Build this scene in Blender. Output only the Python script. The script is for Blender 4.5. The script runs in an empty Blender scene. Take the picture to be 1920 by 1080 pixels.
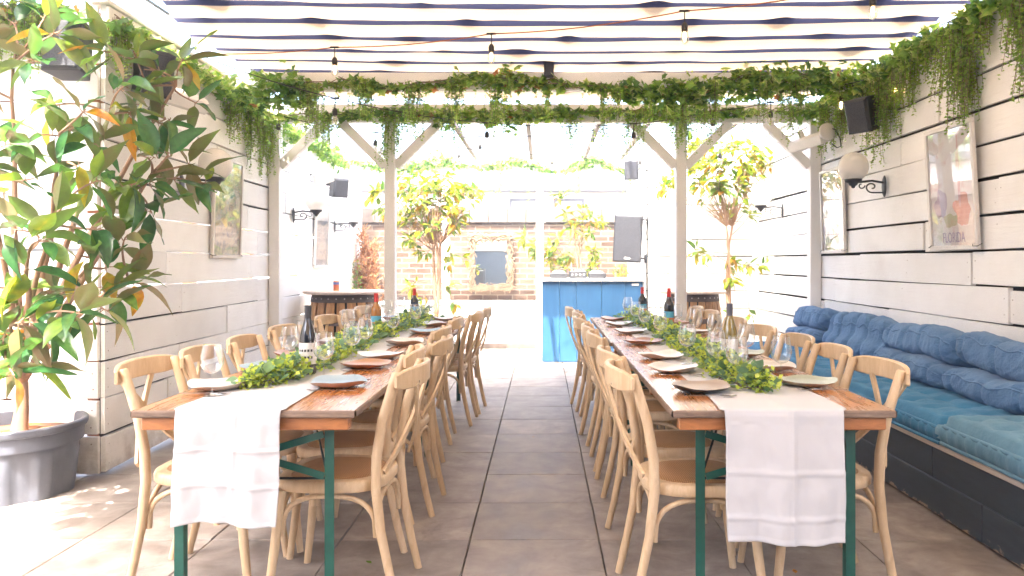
import bpy, math, random
from mathutils import Vector, Matrix, noise, Euler

R = random.Random(11)
S = bpy.context.scene
COL = S.collection
PI = math.pi
F = 1400.0          # focal length of the photo in its own pixels
CAMZ = 1.29


def P(px, py, fd):
    """world point seen at photo pixel (px,py) at fd pixels per metre (depth = F/fd)"""
    return Vector(((px - 1016.0) / fd, F / fd, CAMZ + (491.0 - py) / fd))


def D(y):
    return y * 1.094


# ------------------------------------------------------------------ mesh kit
class MB:
    def __init__(self):
        self.v = []; self.f = []; self.m = []; self.t = []

    def add(self, verts, faces, m=0, tint=None):
        b = len(self.v)
        self.v.extend([tuple(p) for p in verts])
        if tint is None:
            self.t.extend([0.5] * len(verts))
        elif isinstance(tint, (int, float)):
            self.t.extend([tint] * len(verts))
        else:
            self.t.extend(tint)
        for f in faces:
            self.f.append(tuple(b + i for i in f)); self.m.append(m)
        return self

    def box(self, c, s, rot=None, m=0, tint=None, jit=0.0):
        hx, hy, hz = s[0] / 2, s[1] / 2, s[2] / 2
        vs = []
        for z in (-hz, hz):
            for y in (-hy, hy):
                for x in (-hx, hx):
                    p = Vector((x, y, z))
                    if jit:
                        p += Vector((R.uniform(-jit, jit), R.uniform(-jit, jit), R.uniform(-jit, jit)))
                    if rot is not None:
                        p = rot @ p
                    vs.append(p + Vector(c))
        self.add(vs, [(0, 2, 3, 1), (4, 5, 7, 6), (0, 1, 5, 4), (2, 6, 7, 3), (0, 4, 6, 2), (1, 3, 7, 5)], m, tint)
        return self

    def rbox(self, c, s, r, rot=None, m=0, tint=None):
        """box with chamfered edges"""
        hx, hy, hz = s[0] / 2, s[1] / 2, s[2] / 2
        r = min(r, hx * .9, hy * .9, hz * .9)
        rings = []
        for (z, ins) in ((-hz, r), (-hz + r, 0), (hz - r, 0), (hz, r)):
            x, y = hx - ins, hy - ins
            q = r if ins == 0 else r * .6
            rings.append([(x - q, -y, z), (x, -y + q, z), (x, y - q, z), (x - q, y, z), (-x + q, y, z), (-x, y - q, z), (-x, -y + q, z), (-x + q, -y, z)])
        vs = [Vector(p) for ring in rings for p in ring]
        if rot is not None:
            vs = [rot @ p for p in vs]
        vs = [p + Vector(c) for p in vs]
        fs = [tuple(range(7, -1, -1)), tuple(range(24, 32))]
        for k in range(3):
            for i in range(8):
                j = (i + 1) % 8
                fs.append((k * 8 + i, k * 8 + j, k * 8 + 8 + j, k * 8 + 8 + i))
        self.add(vs, fs, m, tint)
        return self

    def sweep(self, pts, section, up=(0, 0, 1), scale=None, m=0, tint=None, cap=True):
        pts = [Vector(p) for p in pts]
        n = len(section); L = len(pts); up = Vector(up)
        vs = []
        for i, p in enumerate(pts):
            a = pts[max(0, i - 1)]; b = pts[min(L - 1, i + 1)]
            T = (b - a).normalized()
            side = up.cross(T)
            if side.length < 1e-4:
                side = Vector((1, 0, 0)).cross(T)
                if side.length < 1e-4:
                    side = Vector((0, 1, 0)).cross(T)
            side.normalize()
            N = T.cross(side)
            k = scale[i] if scale else 1.0
            for (u, w) in section:
                vs.append(p + side * (u * k) + N * (w * k))
        fs = []
        for i in range(L - 1):
            for j in range(n):
                q = (j + 1) % n
                fs.append((i * n + j, i * n + q, (i + 1) * n + q, (i + 1) * n + j))
        if cap:
            fs.append(tuple(range(n - 1, -1, -1)))
            fs.append(tuple((L - 1) * n + j for j in range(n)))
        self.add(vs, fs, m, tint)
        return self

    def tube(self, pts, r, n=8, m=0, tint=None, up=(0.13, 0.21, 0.97), cap=True):
        sec = [(math.cos(2 * PI * i / n), math.sin(2 * PI * i / n)) for i in range(n)]
        rs = [r] * len(pts) if isinstance(r, (int, float)) else r
        return self.sweep(pts, sec, up, rs, m, tint, cap)

    def lathe(self, prof, n=24, c=(0, 0, 0), m=0, tint=None, rot=None):
        vs = []; c = Vector(c)
        for (r, z) in prof:
            for i in range(n):
                a = 2 * PI * i / n
                p = Vector((r * math.cos(a), r * math.sin(a), z))
                if rot is not None:
                    p = rot @ p
                vs.append(p + c)
        fs = []
        for k in range(len(prof) - 1):
            for i in range(n):
                j = (i + 1) % n
                fs.append((k * n + i, k * n + j, (k + 1) * n + j, (k + 1) * n + i))
        self.add(vs, fs, m, tint)
        return self

    def grid(self, fn, nu, nv, m=0, tint=None, wrap_u=False, mfn=None):
        vs = []; ts = []
        for j in range(nv + 1):
            for i in range(nu + (0 if wrap_u else 1)):
                vs.append(fn(i / nu, j / nv))
                if callable(tint):
                    ts.append(tint(i / nu, j / nv))
        W = nu if wrap_u else nu + 1
        b = len(self.v)
        self.v.extend([tuple(p) for p in vs]); self.t.extend(ts if callable(tint) else [tint if tint is not None else .5] * len(vs))
        for j in range(nv):
            for i in range(nu):
                i2 = (i + 1) % W if wrap_u else i + 1
                self.f.append((b + j * W + i, b + j * W + i2, b + (j + 1) * W + i2, b + (j + 1) * W + i))
                self.m.append(mfn(i, j) if mfn else m)
        return self

    def build(self, name, mats, parent=None, smooth=None, loc=None):
        me = bpy.data.meshes.new(name)
        me.from_pydata(self.v, [], self.f)
        if not isinstance(mats, (list, tuple)):
            mats = [mats]
        for mm in mats:
            me.materials.append(mm)
        me.polygons.foreach_set('material_index', self.m)
        a = me.attributes.new('tint', 'FLOAT', 'POINT')
        a.data.foreach_set('value', self.t)
        me.update()
        if smooth is not None:
            if smooth >= 180:
                me.polygons.foreach_set('use_smooth', [True] * len(me.polygons))
            else:
                me.polygons.foreach_set('use_smooth', [True] * len(me.polygons))
                try:
                    me.set_sharp_from_angle(angle=math.radians(smooth))
                except Exception:
                    pass
        o = bpy.data.objects.new(name, me)
        COL.objects.link(o)
        if parent is not None:
            o.parent = parent
        if loc is not None:
            o.location = loc
        return o


def tag(o, label, cat, group=None):
    o['label'] = label; o['category'] = cat
    if group:
        o['group'] = group
    return o


def thing(name, label, cat, loc=(0, 0, 0), rz=0.0, group=None):
    o = bpy.data.objects.new(name, None)
    COL.objects.link(o)
    o.location = loc; o.rotation_euler = (0, 0, rz); o.empty_display_size = .1
    return tag(o, label, cat, group)


def kind(o, k):
    o['kind'] = k
    return o


def dup(root, loc=None, rz=None, label=None, group=None, scale=None):
    r = root.copy(); COL.objects.link(r)
    if loc is not None: r.location = loc
    if rz is not None: r.rotation_euler = (0, 0, rz)
    if scale is not None: r.scale = (scale,) * 3 if isinstance(scale, (int, float)) else scale
    if label: r['label'] = label
    if group: r['group'] = group
    for ch in list(root.children):
        c = ch.copy(); COL.objects.link(c); c.parent = r
        for g in list(ch.children):
            d = g.copy(); COL.objects.link(d); d.parent = c
    return r


# ------------------------------------------------------------------ materials
class NT:
    def __init__(self, name):
        self.mat = bpy.data.materials.new(name); self.mat.use_nodes = True
        self.t = self.mat.node_tree; self.t.nodes.clear()
        self.out = self.n('ShaderNodeOutputMaterial')

    def n(self, typ, **kw):
        x = self.t.nodes.new(typ)
        for k, v in kw.items():
            setattr(x, k, v)
        return x

    def l(self, a, b):
        self.t.links.new(a, b)

    def coords(self, scale=(1, 1, 1), kind='Object'):
        tc = self.n('ShaderNodeTexCoord'); mp = self.n('ShaderNodeMapping')
        mp.inputs['Scale'].default_value = scale
        self.l(tc.outputs[kind], mp.inputs['Vector'])
        return mp.outputs['Vector']

    def noise(self, vec, scale, detail=4, rough=.55, dist=0.0):
        x = self.n('ShaderNodeTexNoise')
        x.inputs['Scale'].default_value = scale; x.inputs['Detail'].default_value = detail
        x.inputs['Roughness'].default_value = rough; x.inputs['Distortion'].default_value = dist
        self.l(vec, x.inputs['Vector'])
        return x.outputs['Fac']

    def ramp(self, fac, stops, interp='LINEAR'):
        x = self.n('ShaderNodeValToRGB'); cr = x.color_ramp; cr.interpolation = interp
        while len(cr.elements) < len(stops):
            cr.elements.new(.5)
        for e, (p, c) in zip(cr.elements, stops):
            e.position = p
            e.color = (c[0], c[1], c[2], 1) if isinstance(c, (tuple, list)) else (c, c, c, 1)
        self.l(fac, x.inputs['Fac'])
        return x.outputs['Color']

    def mix(self, fac, a, b, mode='MIX'):
        x = self.n('ShaderNodeMix', data_type='RGBA', blend_type=mode)
        for s, v in ((x.inputs[0], fac), (x.inputs[6], a), (x.inputs[7], b)):
            if isinstance(v, (int, float)):
                s.default_value = v
            elif isinstance(v, (tuple, list)):
                s.default_value = (v[0], v[1], v[2], 1)
            else:
                self.l(v, s)
        return x.outputs[2]

    def math(self, op, a, b=None, clamp=False):
        x = self.n('ShaderNodeMath', operation=op, use_clamp=clamp)
        for s, v in ((x.inputs[0], a), (x.inputs[1], b)):
            if v is None: continue
            if isinstance(v, (int, float)): s.default_value = v
            else: self.l(v, s)
        return x.outputs[0]

    def attr(self, name='tint'):
        return self.n('ShaderNodeAttribute', attribute_name=name).outputs['Fac']

    def rand(self):
        return self.n('ShaderNodeObjectInfo').outputs['Random']

    def bump(self, h, strength=.3, dist=.01):
        x = self.n('ShaderNodeBump'); x.inputs['Strength'].default_value = strength
        x.inputs['Distance'].default_value = dist
        self.l(h, x.inputs['Height'])
        return x.outputs['Normal']

    def bsdf(self, color, rough=.5, normal=None, **kw):
        x = self.n('ShaderNodeBsdfPrincipled')
        if isinstance(color, (tuple, list)): x.inputs['Base Color'].default_value = (*color, 1)
        else: self.l(color, x.inputs['Base Color'])
        if isinstance(rough, (int, float)): x.inputs['Roughness'].default_value = rough
        else: self.l(rough, x.inputs['Roughness'])
        if normal is not None: self.l(normal, x.inputs['Normal'])
        for k, v in kw.items():
            x.inputs[k.replace('_', ' ')].default_value = v
        return x.outputs[0]

    def mixs(self, fac, a, b):
        x = self.n('ShaderNodeMixShader')
        if isinstance(fac, (int, float)): x.inputs[0].default_value = fac
        else: self.l(fac, x.inputs[0])
        self.l(a, x.inputs[1]); self.l(b, x.inputs[2])
        return x.outputs[0]

    def end(self, sh):
        self.l(sh, self.out.inputs['Surface'])
        return self.mat


def simple(name, c1, c2=None, scale=8, rough=.5, bump=.0, stretch=(1, 1, 1), detail=5, dist=.004, **kw):
    t = NT(name); v = t.coords(stretch)
    f = t.noise(v, scale, detail)
    col = t.ramp(f, [(.3, c1), (.7, c2 or tuple(x * .85 for x in c1))])
    nb = t.bump(t.noise(v, scale * 4, 3), bump, dist) if bump else None
    return t.end(t.bsdf(col, rough, nb, **kw))


def wood(name, light, dark, scale=3, stretch=(1, 1, 1), rough=.5, bump=.15, vary=.0, spec=.5):
    t = NT(name); v = t.coords(stretch)
    g = t.noise(v, scale * 6, 6, .6, .6)
    b = t.noise(v, scale, 3, .5, .3)
    f = t.math('ADD', t.math('MULTIPLY', g, .6), t.math('MULTIPLY', b, .4))
    col = t.ramp(f, [(.33, dark), (.52, tuple((a + b_) / 2 for a, b_ in zip(light, dark))), (.66, light)])
    if vary:
        k = t.ramp(t.rand(), [(0, 1 - vary), (1, 1 + vary * .4)])
        col = t.mix(1.0, col, k, 'MULTIPLY')
        sc = t.ramp(t.noise(t.coords(), 24, 6, .7, .5), [(.68, 0), (.76, 1)])
        col = t.mix(t.math('MULTIPLY', sc, .45), col, (.22, .14, .08))
    return t.end(t.bsdf(col, rough, t.bump(g, bump, .002), Specular_IOR_Level=spec))


def mat_boards():
    t = NT('white_painted_boards'); v = t.coords((1, 1, 1))
    tc = t.coords((.7, .7, 9))
    grain = t.noise(tc, 7, 6, .65, .4)
    blot = t.noise(v, 1.6, 4, .6)
    fine = t.noise(v, 38, 3, .6)
    col = t.ramp(blot, [(.28, (.77, .75, .72)), (.5, (.86, .85, .83)), (.66, (.90, .892, .88))])
    # tint per board: little tone differences
    col = t.mix(1.0, col, t.ramp(t.attr(), [(0, .88), (1, 1.02)]), 'MULTIPLY')
    # knots, scuffs
    sc = t.ramp(t.noise(t.coords((1.2, 1.2, 7)), 11, 7, .72, 1.2), [(.69, 0), (.76, 1)])
    col = t.mix(t.math('MULTIPLY', sc, .75), col, (.34, .28, .22))
    gr = t.ramp(t.noise(t.coords((.5, .5, 16)), 9, 6, .7, .6), [(.56, 0), (.70, 1)])
    col = t.mix(t.math('MULTIPLY', gr, .15), col, (.46, .42, .37))
    sp = t.ramp(fine, [(.74, 0), (.80, 1)])
    col = t.mix(t.math('MULTIPLY', sp, .6), col, (.28, .23, .19))
    sx = t.n('ShaderNodeSeparateXYZ'); t.l(v, sx.inputs[0])
    dl = t.ramp(sx.outputs['Z'], [(.0, 1), (.35, 0)])
    dd = t.math('MULTIPLY', dl, t.ramp(t.noise(v, 6, 6, .7), [(.42, 0), (.66, .7)]))
    col = t.mix(dd, col, (.30, .26, .22))
    return t.end(t.bsdf(col, .55, t.bump(grain, .6, .005), Specular_IOR_Level=.35))


def mat_paint(name, c, rough=.5):
    t = NT(name); v = t.coords()
    col = t.ramp(t.noise(v, 3, 5), [(.3, tuple(x * .92 for x in c)), (.7, c)])
    return t.end(t.bsdf(col, rough, t.bump(t.noise(t.coords((6, 6, 1)), 10, 4), .12, .003)))


def mat_leaf(name, stops, back=None, trans=.3, rough=.35, spec=.5):
    t = NT(name)
    v = t.coords()
    col = t.ramp(t.attr(), stops)
    col = t.mix(1.0, col, t.ramp(t.noise(v, 30, 3), [(.3, .74), (.7, 1.16)]), 'MULTIPLY')
    col = t.mix(t.math('MULTIPLY', t.ramp(t.noise(v, 21, 5, .7), [(.68, 0), (.73, 1)]), .7), col, (.20, .11, .045))
    if back is not None:
        g = t.n('ShaderNodeNewGeometry').outputs['Backfacing']
        bc = t.ramp(t.attr(), back)
        col2 = t.mix(g, col, bc)
    else:
        col2 = col
    b = t.bsdf(col2, rough, None, Specular_IOR_Level=spec)
    tr = t.n('ShaderNodeBsdfTranslucent')
    t.l(t.mix(1.0, col, (1.5, 1.5, 1.0), 'MULTIPLY'), tr.inputs['Color'])
    return t.end(t.mixs(trans, b, tr.outputs[0]))


def mat_canvas(name, c, trans, stain=.06):
    t = NT(name); v = t.coords()
    f = t.noise(v, 1.4, 4)
    col = t.ramp(f, [(.3, tuple(x * (1 - stain) for x in c)), (.7, c)])
    b = t.bsdf(col, .85, t.bump(t.noise(v, 9, 4), .2, .01), Specular_IOR_Level=.1)
    tr = t.n('ShaderNodeBsdfTranslucent'); t.l(col, tr.inputs['Color'])
    return t.end(t.mixs(trans, b, tr.outputs[0]))


def mat_fabric(name, c, c2, scale=5, bump=.4, weave=240, rough=.85, vary=0):
    t = NT(name); v = t.coords()
    col = t.ramp(t.noise(v, scale, 5), [(.3, c2), (.7, c)])
    if vary:
        col = t.mix(1.0, col, t.ramp(t.rand(), [(0, 1 - vary), (1, 1 + vary)]), 'MULTIPLY')
    h = t.math('ADD', t.math('MULTIPLY', t.noise(v, scale * 5, 5, .6), .8), t.math('MULTIPLY', t.noise(v, weave, 1), .2))
    return t.end(t.bsdf(col, rough, t.bump(h, bump, .012), Specular_IOR_Level=.15, Sheen_Weight=.15))


def mat_tiles():
    t = NT('grey_porcelain_paving'); v = t.coords()
    big = t.noise(v, 1.1, 5, .6); mid = t.noise(v, 5.5, 6, .65, .3)
    col = t.ramp(mid, [(.28, (.165, .136, .117)), (.5, (.275, .238, .212)), (.72, (.40, .357, .325))])
    col = t.mix(1.0, col, t.ramp(t.attr(), [(0, .86), (1, 1.12)]), 'MULTIPLY')
    col = t.mix(1.0, col, t.ramp(big, [(.3, .88), (.7, 1.1)]), 'MULTIPLY')
    sp = t.ramp(t.noise(v, 17, 7, .75), [(.70, 0), (.77, 1)])
    col = t.mix(t.math('MULTIPLY', sp, .6), col, (.55, .52, .48))
    st = t.ramp(t.noise(v, 2.7, 8, .72, .8), [(.60, 0), (.68, 1)])
    col = t.mix(t.math('MULTIPLY', st, .5), col, (.13, .105, .09))
    rg = t.ramp(mid, [(.3, .48), (.7, .66)])
    return t.end(t.bsdf(col, rg, t.bump(t.noise(v, 60, 4), .08, .002), Specular_IOR_Level=.4))


def mat_brick():
    t = NT('weathered_brick')
    tc = t.n('ShaderNodeTexCoord'); mp = t.n('ShaderNodeMapping'); mp.inputs['Rotation'].default_value = (PI / 2, 0, 0)
    t.l(tc.outputs['Object'], mp.inputs['Vector'])
    v = mp.outputs['Vector']
    b = t.n('ShaderNodeTexBrick'); b.offset = .5
    b.inputs['Scale'].default_value = 1.0
    b.inputs['Brick Width'].default_value = .235; b.inputs['Row Height'].default_value = .085
    b.inputs['Mortar Size'].default_value = .009; b.inputs['Mortar Smooth'].default_value = .2
    b.inputs['Color1'].default_value = (.07, .038, .024, 1); b.inputs['Color2'].default_value = (.165, .105, .065, 1)
    b.inputs['Mortar'].default_value = (.20, .165, .13, 1); b.inputs['Bias'].default_value = -.1
    t.l(v, b.inputs['Vector'])
    col = t.mix(1.0, b.outputs['Color'], t.ramp(t.noise(t.coords(), 3, 6), [(.3, .7), (.7, 1.25)]), 'MULTIPLY')
    col = t.mix(t.ramp(t.noise(t.coords(), 1.2, 6, .7), [(.5, 0), (.72, .6)]), col, (.13, .11, .10))
    return t.end(t.bsdf(col, .85, t.bump(t.math('SUBTRACT', 1, b.outputs['Fac']), .5, .01)))


def mat_thin_glass(name, tint=(.97, .98, .98), gloss=1.0):
    t = NT(name)
    tr = t.n('ShaderNodeBsdfTransparent'); tr.inputs['Color'].default_value = (*tint, 1)
    gl = t.n('ShaderNodeBsdfGlossy'); gl.inputs['Roughness'].default_value = .02
    gl.inputs['Color'].default_value = (.95, .97, 1, 1)
    lw = t.n('ShaderNodeLayerWeight'); lw.inputs['Blend'].default_value = .5
    t.l(t.ramp(lw.outputs['Facing'], [(.35, tint), (.8, .80), (1.0, .34)]), tr.inputs['Color'])
    f = t.math('ADD', t.math('MULTIPLY', t.math('POWER', lw.outputs['Facing'], 1.7), .85 * gloss), .09 * gloss)
    return t.end(t.mixs(f, tr.outputs[0], gl.outputs[0]))


def mat_emit(name, c, strength, glass=.0):
    t = NT(name)
    e = t.n('ShaderNodeEmission'); e.inputs['Color'].default_value = (*c, 1); e.inputs['Strength'].default_value = strength
    return t.end(e.outputs[0])


def mat_print(name, cols, seed, scale=5):
    """a loose painterly print: blotches of colour"""
    t = NT(name)
    tc = t.n('ShaderNodeTexCoord'); mp = t.n('ShaderNodeMapping'); mp.inputs['Location'].default_value = (seed, seed * 1.7, seed * .3)
    t.l(tc.outputs['Object'], mp.inputs['Vector'])
    v = mp.outputs['Vector']
    f = t.noise(v, scale, 5, .55, 2.2)
    stops = [(.25 + .5 * i / (len(cols) - 1), c) for i, c in enumerate(cols)]
    col = t.ramp(f, stops)
    return t.end(t.bsdf(col, .12, None, Specular_IOR_Level=.6, Coat_Weight=.6))


M = {}
M['boards'] = mat_boards()
M['nail'] = simple('rusty_nail', (.16, .09, .055), rough=.8)
M['gap_shade'] = simple('painted_gap_shade', (.006, .006, .006), rough=.95)  # near-black colour put in for the deep shade inside gaps
M['white_paint'] = mat_paint('white_paint', (.84, .825, .80))
M['tiles'] = mat_tiles()
M['grout'] = simple('dark_joint', (.045, .038, .033), rough=.95)
M['chair'] = wood('limed_beech', (.73, .565, .375), (.555, .39, .22), 3, (3, 3, .7), .45, .12, .12)
M['cane'] = None
M['table'] = None
M['edge'] = wood('weathered_table_edge', (.33, .235, .17), (.13, .085, .06), 5, (.6, 4, 4), .7, .4)
M['apron'] = wood('orange_pine', (.46, .185, .06), (.27, .095, .03), 4, (.7, 3, 3), .4, .1)
M['green'] = simple('green_enamel', (.012, .105, .075), (.008, .075, .055), 20, .35, .05)
M['rod'] = simple('dark_steel', (.02, .03, .03), rough=.45, Metallic=.6)
M['linen'] = mat_fabric('white_linen', (.57, .57, .585), (.54, .54, .555), 5, .12, 500, .9)
M['navy'] = mat_canvas('navy_canvas', (.055, .06, .115), .10)
M['cream'] = mat_canvas('cream_canvas', (.63, .50, .345), .13)
M['black'] = simple('black_plastic', (.016, .017, .020), (.026, .027, .031), 30, .5, .05)
M['grille'] = None
M['iron'] = simple('black_iron', (.02, .022, .026), rough=.45)
M['opal'] = None
M['socket'] = simple('black_socket', (.02, .018, .016), rough=.6)
M['cable'] = simple('black_cable', (.03, .025, .022), rough=.7)
M['cable_orange'] = simple('rust_cable', (.33, .10, .035), rough=.6)
M['glass'] = mat_thin_glass('clear_glass')
M['glazing'] = mat_thin_glass('picture_glass', (.99, .99, .99), .35)
M['bulbglass'] = mat_thin_glass('bulb_glass', (.98, .95, .9))
M['filament'] = mat_emit('lit_filament', (1, .55, .2), 9)
M['steel'] = simple('cutlery_steel', (.62, .6, .57), rough=.2, Metallic=1.0)
M['brick'] = mat_brick()
M['coping'] = simple('stone_coping', (.17, .135, .115), (.10, .08, .068), 9, .85, .3)
M['render'] = simple('white_render', (.8, .79, .77), (.74, .73, .71), 2, .8, .15)
M['slate'] = simple('grey_lead', (.055, .06, .075), (.04, .045, .055), 4, .6)
M['backlit_timber'] = wood('backlit_grey_timber', (.30, .26, .23), (.20, .17, .15), 4, (3, .5, 3), .8, .2)  # grey tone stands in for the backlit undersides of the rafters
M['pot'] = None
M['soil'] = simple('bark_mulch', (.10, .05, .03), (.22, .11, .05), 60, .95, .6)
M['bark'] = wood('magnolia_bark', (.36, .215, .13), (.20, .115, .07), 6, (2, 2, .6), .8, .4)
M['greybark'] = wood('grey_brown_stem', (.28, .20, .14), (.14, .09, .06), 8, (2, 2, .6), .85, .3)
M['denim'] = mat_fabric('blue_cotton', (.125, .245, .43), (.09, .185, .345), 9, 1.0, 300, .9, .08)
M['teal'] = mat_fabric('teal_blue_cotton', (.052, .235, .43), (.038, .18, .35), 7, .5, 300, .9, .06)
M['paleteal'] = mat_fabric('faded_teal_cotton', (.13, .29, .42), (.10, .235, .35), 7, .5, 300, .9)
M['white_plastic'] = simple('white_plastic', (.66, .64, .61), (.6, .58, .55), 5, .4)
M['alu'] = simple('pale_frame', (.70, .67, .63), (.62, .59, .56), 9, .35)


def m_cane():
    t = NT('woven_cane'); v = t.coords()
    a = t.n('ShaderNodeTexWave', wave_type='BANDS', bands_direction='X'); a.inputs['Scale'].default_value = 42
    b = t.n('ShaderNodeTexWave', wave_type='BANDS', bands_direction='Y'); b.inputs['Scale'].default_value = 42
    for w in (a, b):
        w.inputs['Distortion'].default_value = 1.2; w.inputs['Detail'].default_value = 1
        t.l(v, w.inputs['Vector'])
    f = t.math('MULTIPLY', a.outputs['Fac'], b.outputs['Fac'])
    col = t.ramp(f, [(0, (.28, .14, .055)), (.35, (.50, .285, .125)), (1, (.66, .43, .22))])
    col = t.mix(1.0, col, t.ramp(t.noise(v, 7, 3), [(.3, .85), (.7, 1.12)]), 'MULTIPLY')
    return t.end(t.bsdf(col, .6, t.bump(f, .5, .003)))


def m_table():
    t = NT('varnished_tabletop'); v = t.coords((5, .45, 5))
    g = t.noise(v, 9, 6, .65, .5)
    wear = t.noise(t.coords((1.6, .8, 1)), 2.2, 4, .5)
    edge = t.attr()
    orange = t.ramp(g, [(.3, (.33, .115, .025)), (.7, (.52, .22, .06))])
    pale = t.ramp(g, [(.3, (.36, .235, .15)), (.7, (.53, .40, .29))])
    k = t.ramp(t.math('ADD', wear, t.math('MULTIPLY', t.math('SUBTRACT', edge, .5), .40)), [(.48, 0), (.70, 1)])
    k = t.math('MULTIPLY', k, .62)
    col = t.mix(k, orange, pale)
    # board joints of the top
    rg = t.ramp(g, [(.3, .2), (.7, .36)])
    return t.end(t.bsdf(col, rg, t.bump(g, .12, .002), Coat_Weight=.25, Coat_Roughness=.15))


def m_grille():
    t = NT('speaker_grille'); v = t.coords((90, 90, 90))
    x = t.n('ShaderNodeTexVoronoi'); x.inputs['Scale'].default_value = 1.6; t.l(v, x.inputs['Vector'])
    col = t.ramp(x.outputs['Distance'], [(.2, (.008, .009, .011)), (.6, (.045, .047, .056))])
    return t.end(t.bsdf(col, .5, t.bump(x.outputs['Distance'], .3, .002)))


def m_opal():
    t = NT('opal_glass'); v = t.coords()
    col = t.ramp(t.noise(v, 3, 3), [(.3, (.80, .78, .74)), (.7, (.86, .84, .81))])
    b = t.bsdf(col, .18, None, Specular_IOR_Level=.5, Subsurface_Weight=.0)
    tr = t.n('ShaderNodeBsdfTranslucent'); tr.inputs['Color'].default_value = (.85, .82, .78, 1)
    return t.end(t.mixs(.35, b, tr.outputs[0]))


def m_pot():
    t = NT('grey_plastic_tub'); v = t.coords((1, 1, .6))
    col = t.ramp(t.noise(v, 6, 6, .65), [(.3, (.075, .083, .108)), (.7, (.125, .135, .165))])
    s = t.ramp(t.noise(t.coords(), 45, 4, .7), [(.66, 0), (.76, 1)])
    col = t.mix(t.math('MULTIPLY', s, .3), col, (.42, .42, .43))
    return t.end(t.bsdf(col, .42, t.bump(t.noise(v, 40, 4), .1, .002)))


M['cane'] = m_cane(); M['table'] = m_table(); M['grille'] = m_grille(); M['opal'] = m_opal(); M['pot'] = m_pot()

G_MAG = [(0, (.024, .085, .030)), (.3, (.045, .145, .042)), (.55, (.11, .22, .04)), (.72, (.16, .24, .03)), (.84, (.42, .33, .02)), (.93, (.50, .20, .02)), (1, (.22, .11, .05))]
B_MAG = [(0, (.33, .19, .10)), (.3, (.27, .19, .09)), (.55, (.17, .20, .08)), (.72, (.20, .23, .05)), (.84, (.40, .30, .05)), (.93, (.42, .17, .03)), (1, (.24, .13, .06))]
M['mag'] = mat_leaf('magnolia_leaf', G_MAG, B_MAG, .40, .27, .6)
M['magfar'] = mat_leaf('yellowing_magnolia_leaf', [(0, (.035, .085, .025)), (.4, (.09, .18, .02)), (.65, (.23, .26, .012)), (.85, (.40, .22, .015)), (1, (.34, .13, .04))], None, .45, .4, .3)
M['ivy'] = mat_leaf('ivy_leaf', [(0, (.05, .12, .045)), (.3, (.11, .23, .06)), (.55, (.23, .38, .065)), (.75, (.33, .42, .11)), (.92, (.60, .60, .38)), (1, (.40, .17, .07))], None, .55, .45, .35)
M['euc'] = mat_leaf('eucalyptus_leaf', [(0, (.09, .19, .10)), (.3, (.19, .32, .19)), (.55, (.30, .44, .12)), (.8, (.50, .60, .07)), (1, (.62, .67, .16))], None, .35, .5, .3)
M['dry'] = mat_leaf('rusty_needles', [(0, (.25, .10, .05)), (.5, (.42, .20, .11)), (1, (.50, .32, .2))], None, .4, .7, .2)


# ------------------------------------------------------------------ setting
def paving():
    b = MB(); g = MB()
    g.add([(-60, -60, -.03), (60, -60, -.03), (60, 90, -.03), (-60, 90, -.03)], [(0, 1, 2, 3)])
    g_o = kind(g.build('ground', M['grout']), 'structure')
    tw, tl = .6, .53
    x0 = -.334 - 12 * tw; y0 = 3.17 * 1.094 - 8 * tl
    for i in range(25):
        off = R.uniform(-.004, .004)
        for j in range(32):
            gx = R.uniform(.0025, .0065) if i not in (12, 13) or True else 0
            if i in (12, 11): gx += .002
            gy = R.uniform(.0015, .005)
            x = x0 + i * tw; y = y0 + j * tl + off
            z = R.uniform(-.0015, .0015); tx = R.uniform(-.0012, .0012); ty = R.uniform(-.0012, .0012)
            w, l = tw - gx, tl - gy
            c = .003
            tt = R.random()
            vs = []
            for (ins, dz) in ((0, -.03), (0, -c), (c, 0)):
                for (sx, sy) in ((-1, -1), (1, -1), (1, 1), (-1, 1)):
                    vs.append((x + tw / 2 + sx * (w / 2 - ins), y + tl / 2 + sy * (l / 2 - ins), z + dz + sx * tx + sy * ty))
            fs = [(8, 9, 10, 11)]
            for k in range(2):
                for q in range(4):
                    r_ = (q + 1) % 4
                    fs.append((k * 4 + q, k * 4 + r_, k * 4 + 4 + r_, k * 4 + 4 + q))
            b.add(vs, fs, 0, tt)
    kind(b.build('paving', M['tiles']), 'structure')
    # plain slab beyond the laid tiles
    q = MB()
    X0, X1, Y0, Y1 = x0, x0 + 25 * tw, y0, y0 + 32 * tl
    q.add([(-60, -60, -.004), (60, -60, -.004), (60, Y0, -.004), (-60, Y0, -.004)], [(0, 1, 2, 3)])
    q.add([(-60, Y1, -.004), (60, Y1, -.004), (60, 90, -.004), (-60, 90, -.004)], [(0, 1, 2, 3)])
    q.add([(-60, Y0, -.004), (X0, Y0, -.004), (X0, Y1, -.004), (-60, Y1, -.004)], [(0, 1, 2, 3)])
    q.add([(X1, Y0, -.004), (60, Y0, -.004), (60, Y1, -.004), (X1, Y1, -.004)], [(0, 1, 2, 3)])
    kind(q.build('yard_ground', M['tiles']), 'structure')


paving()

ROW = .2235


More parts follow.
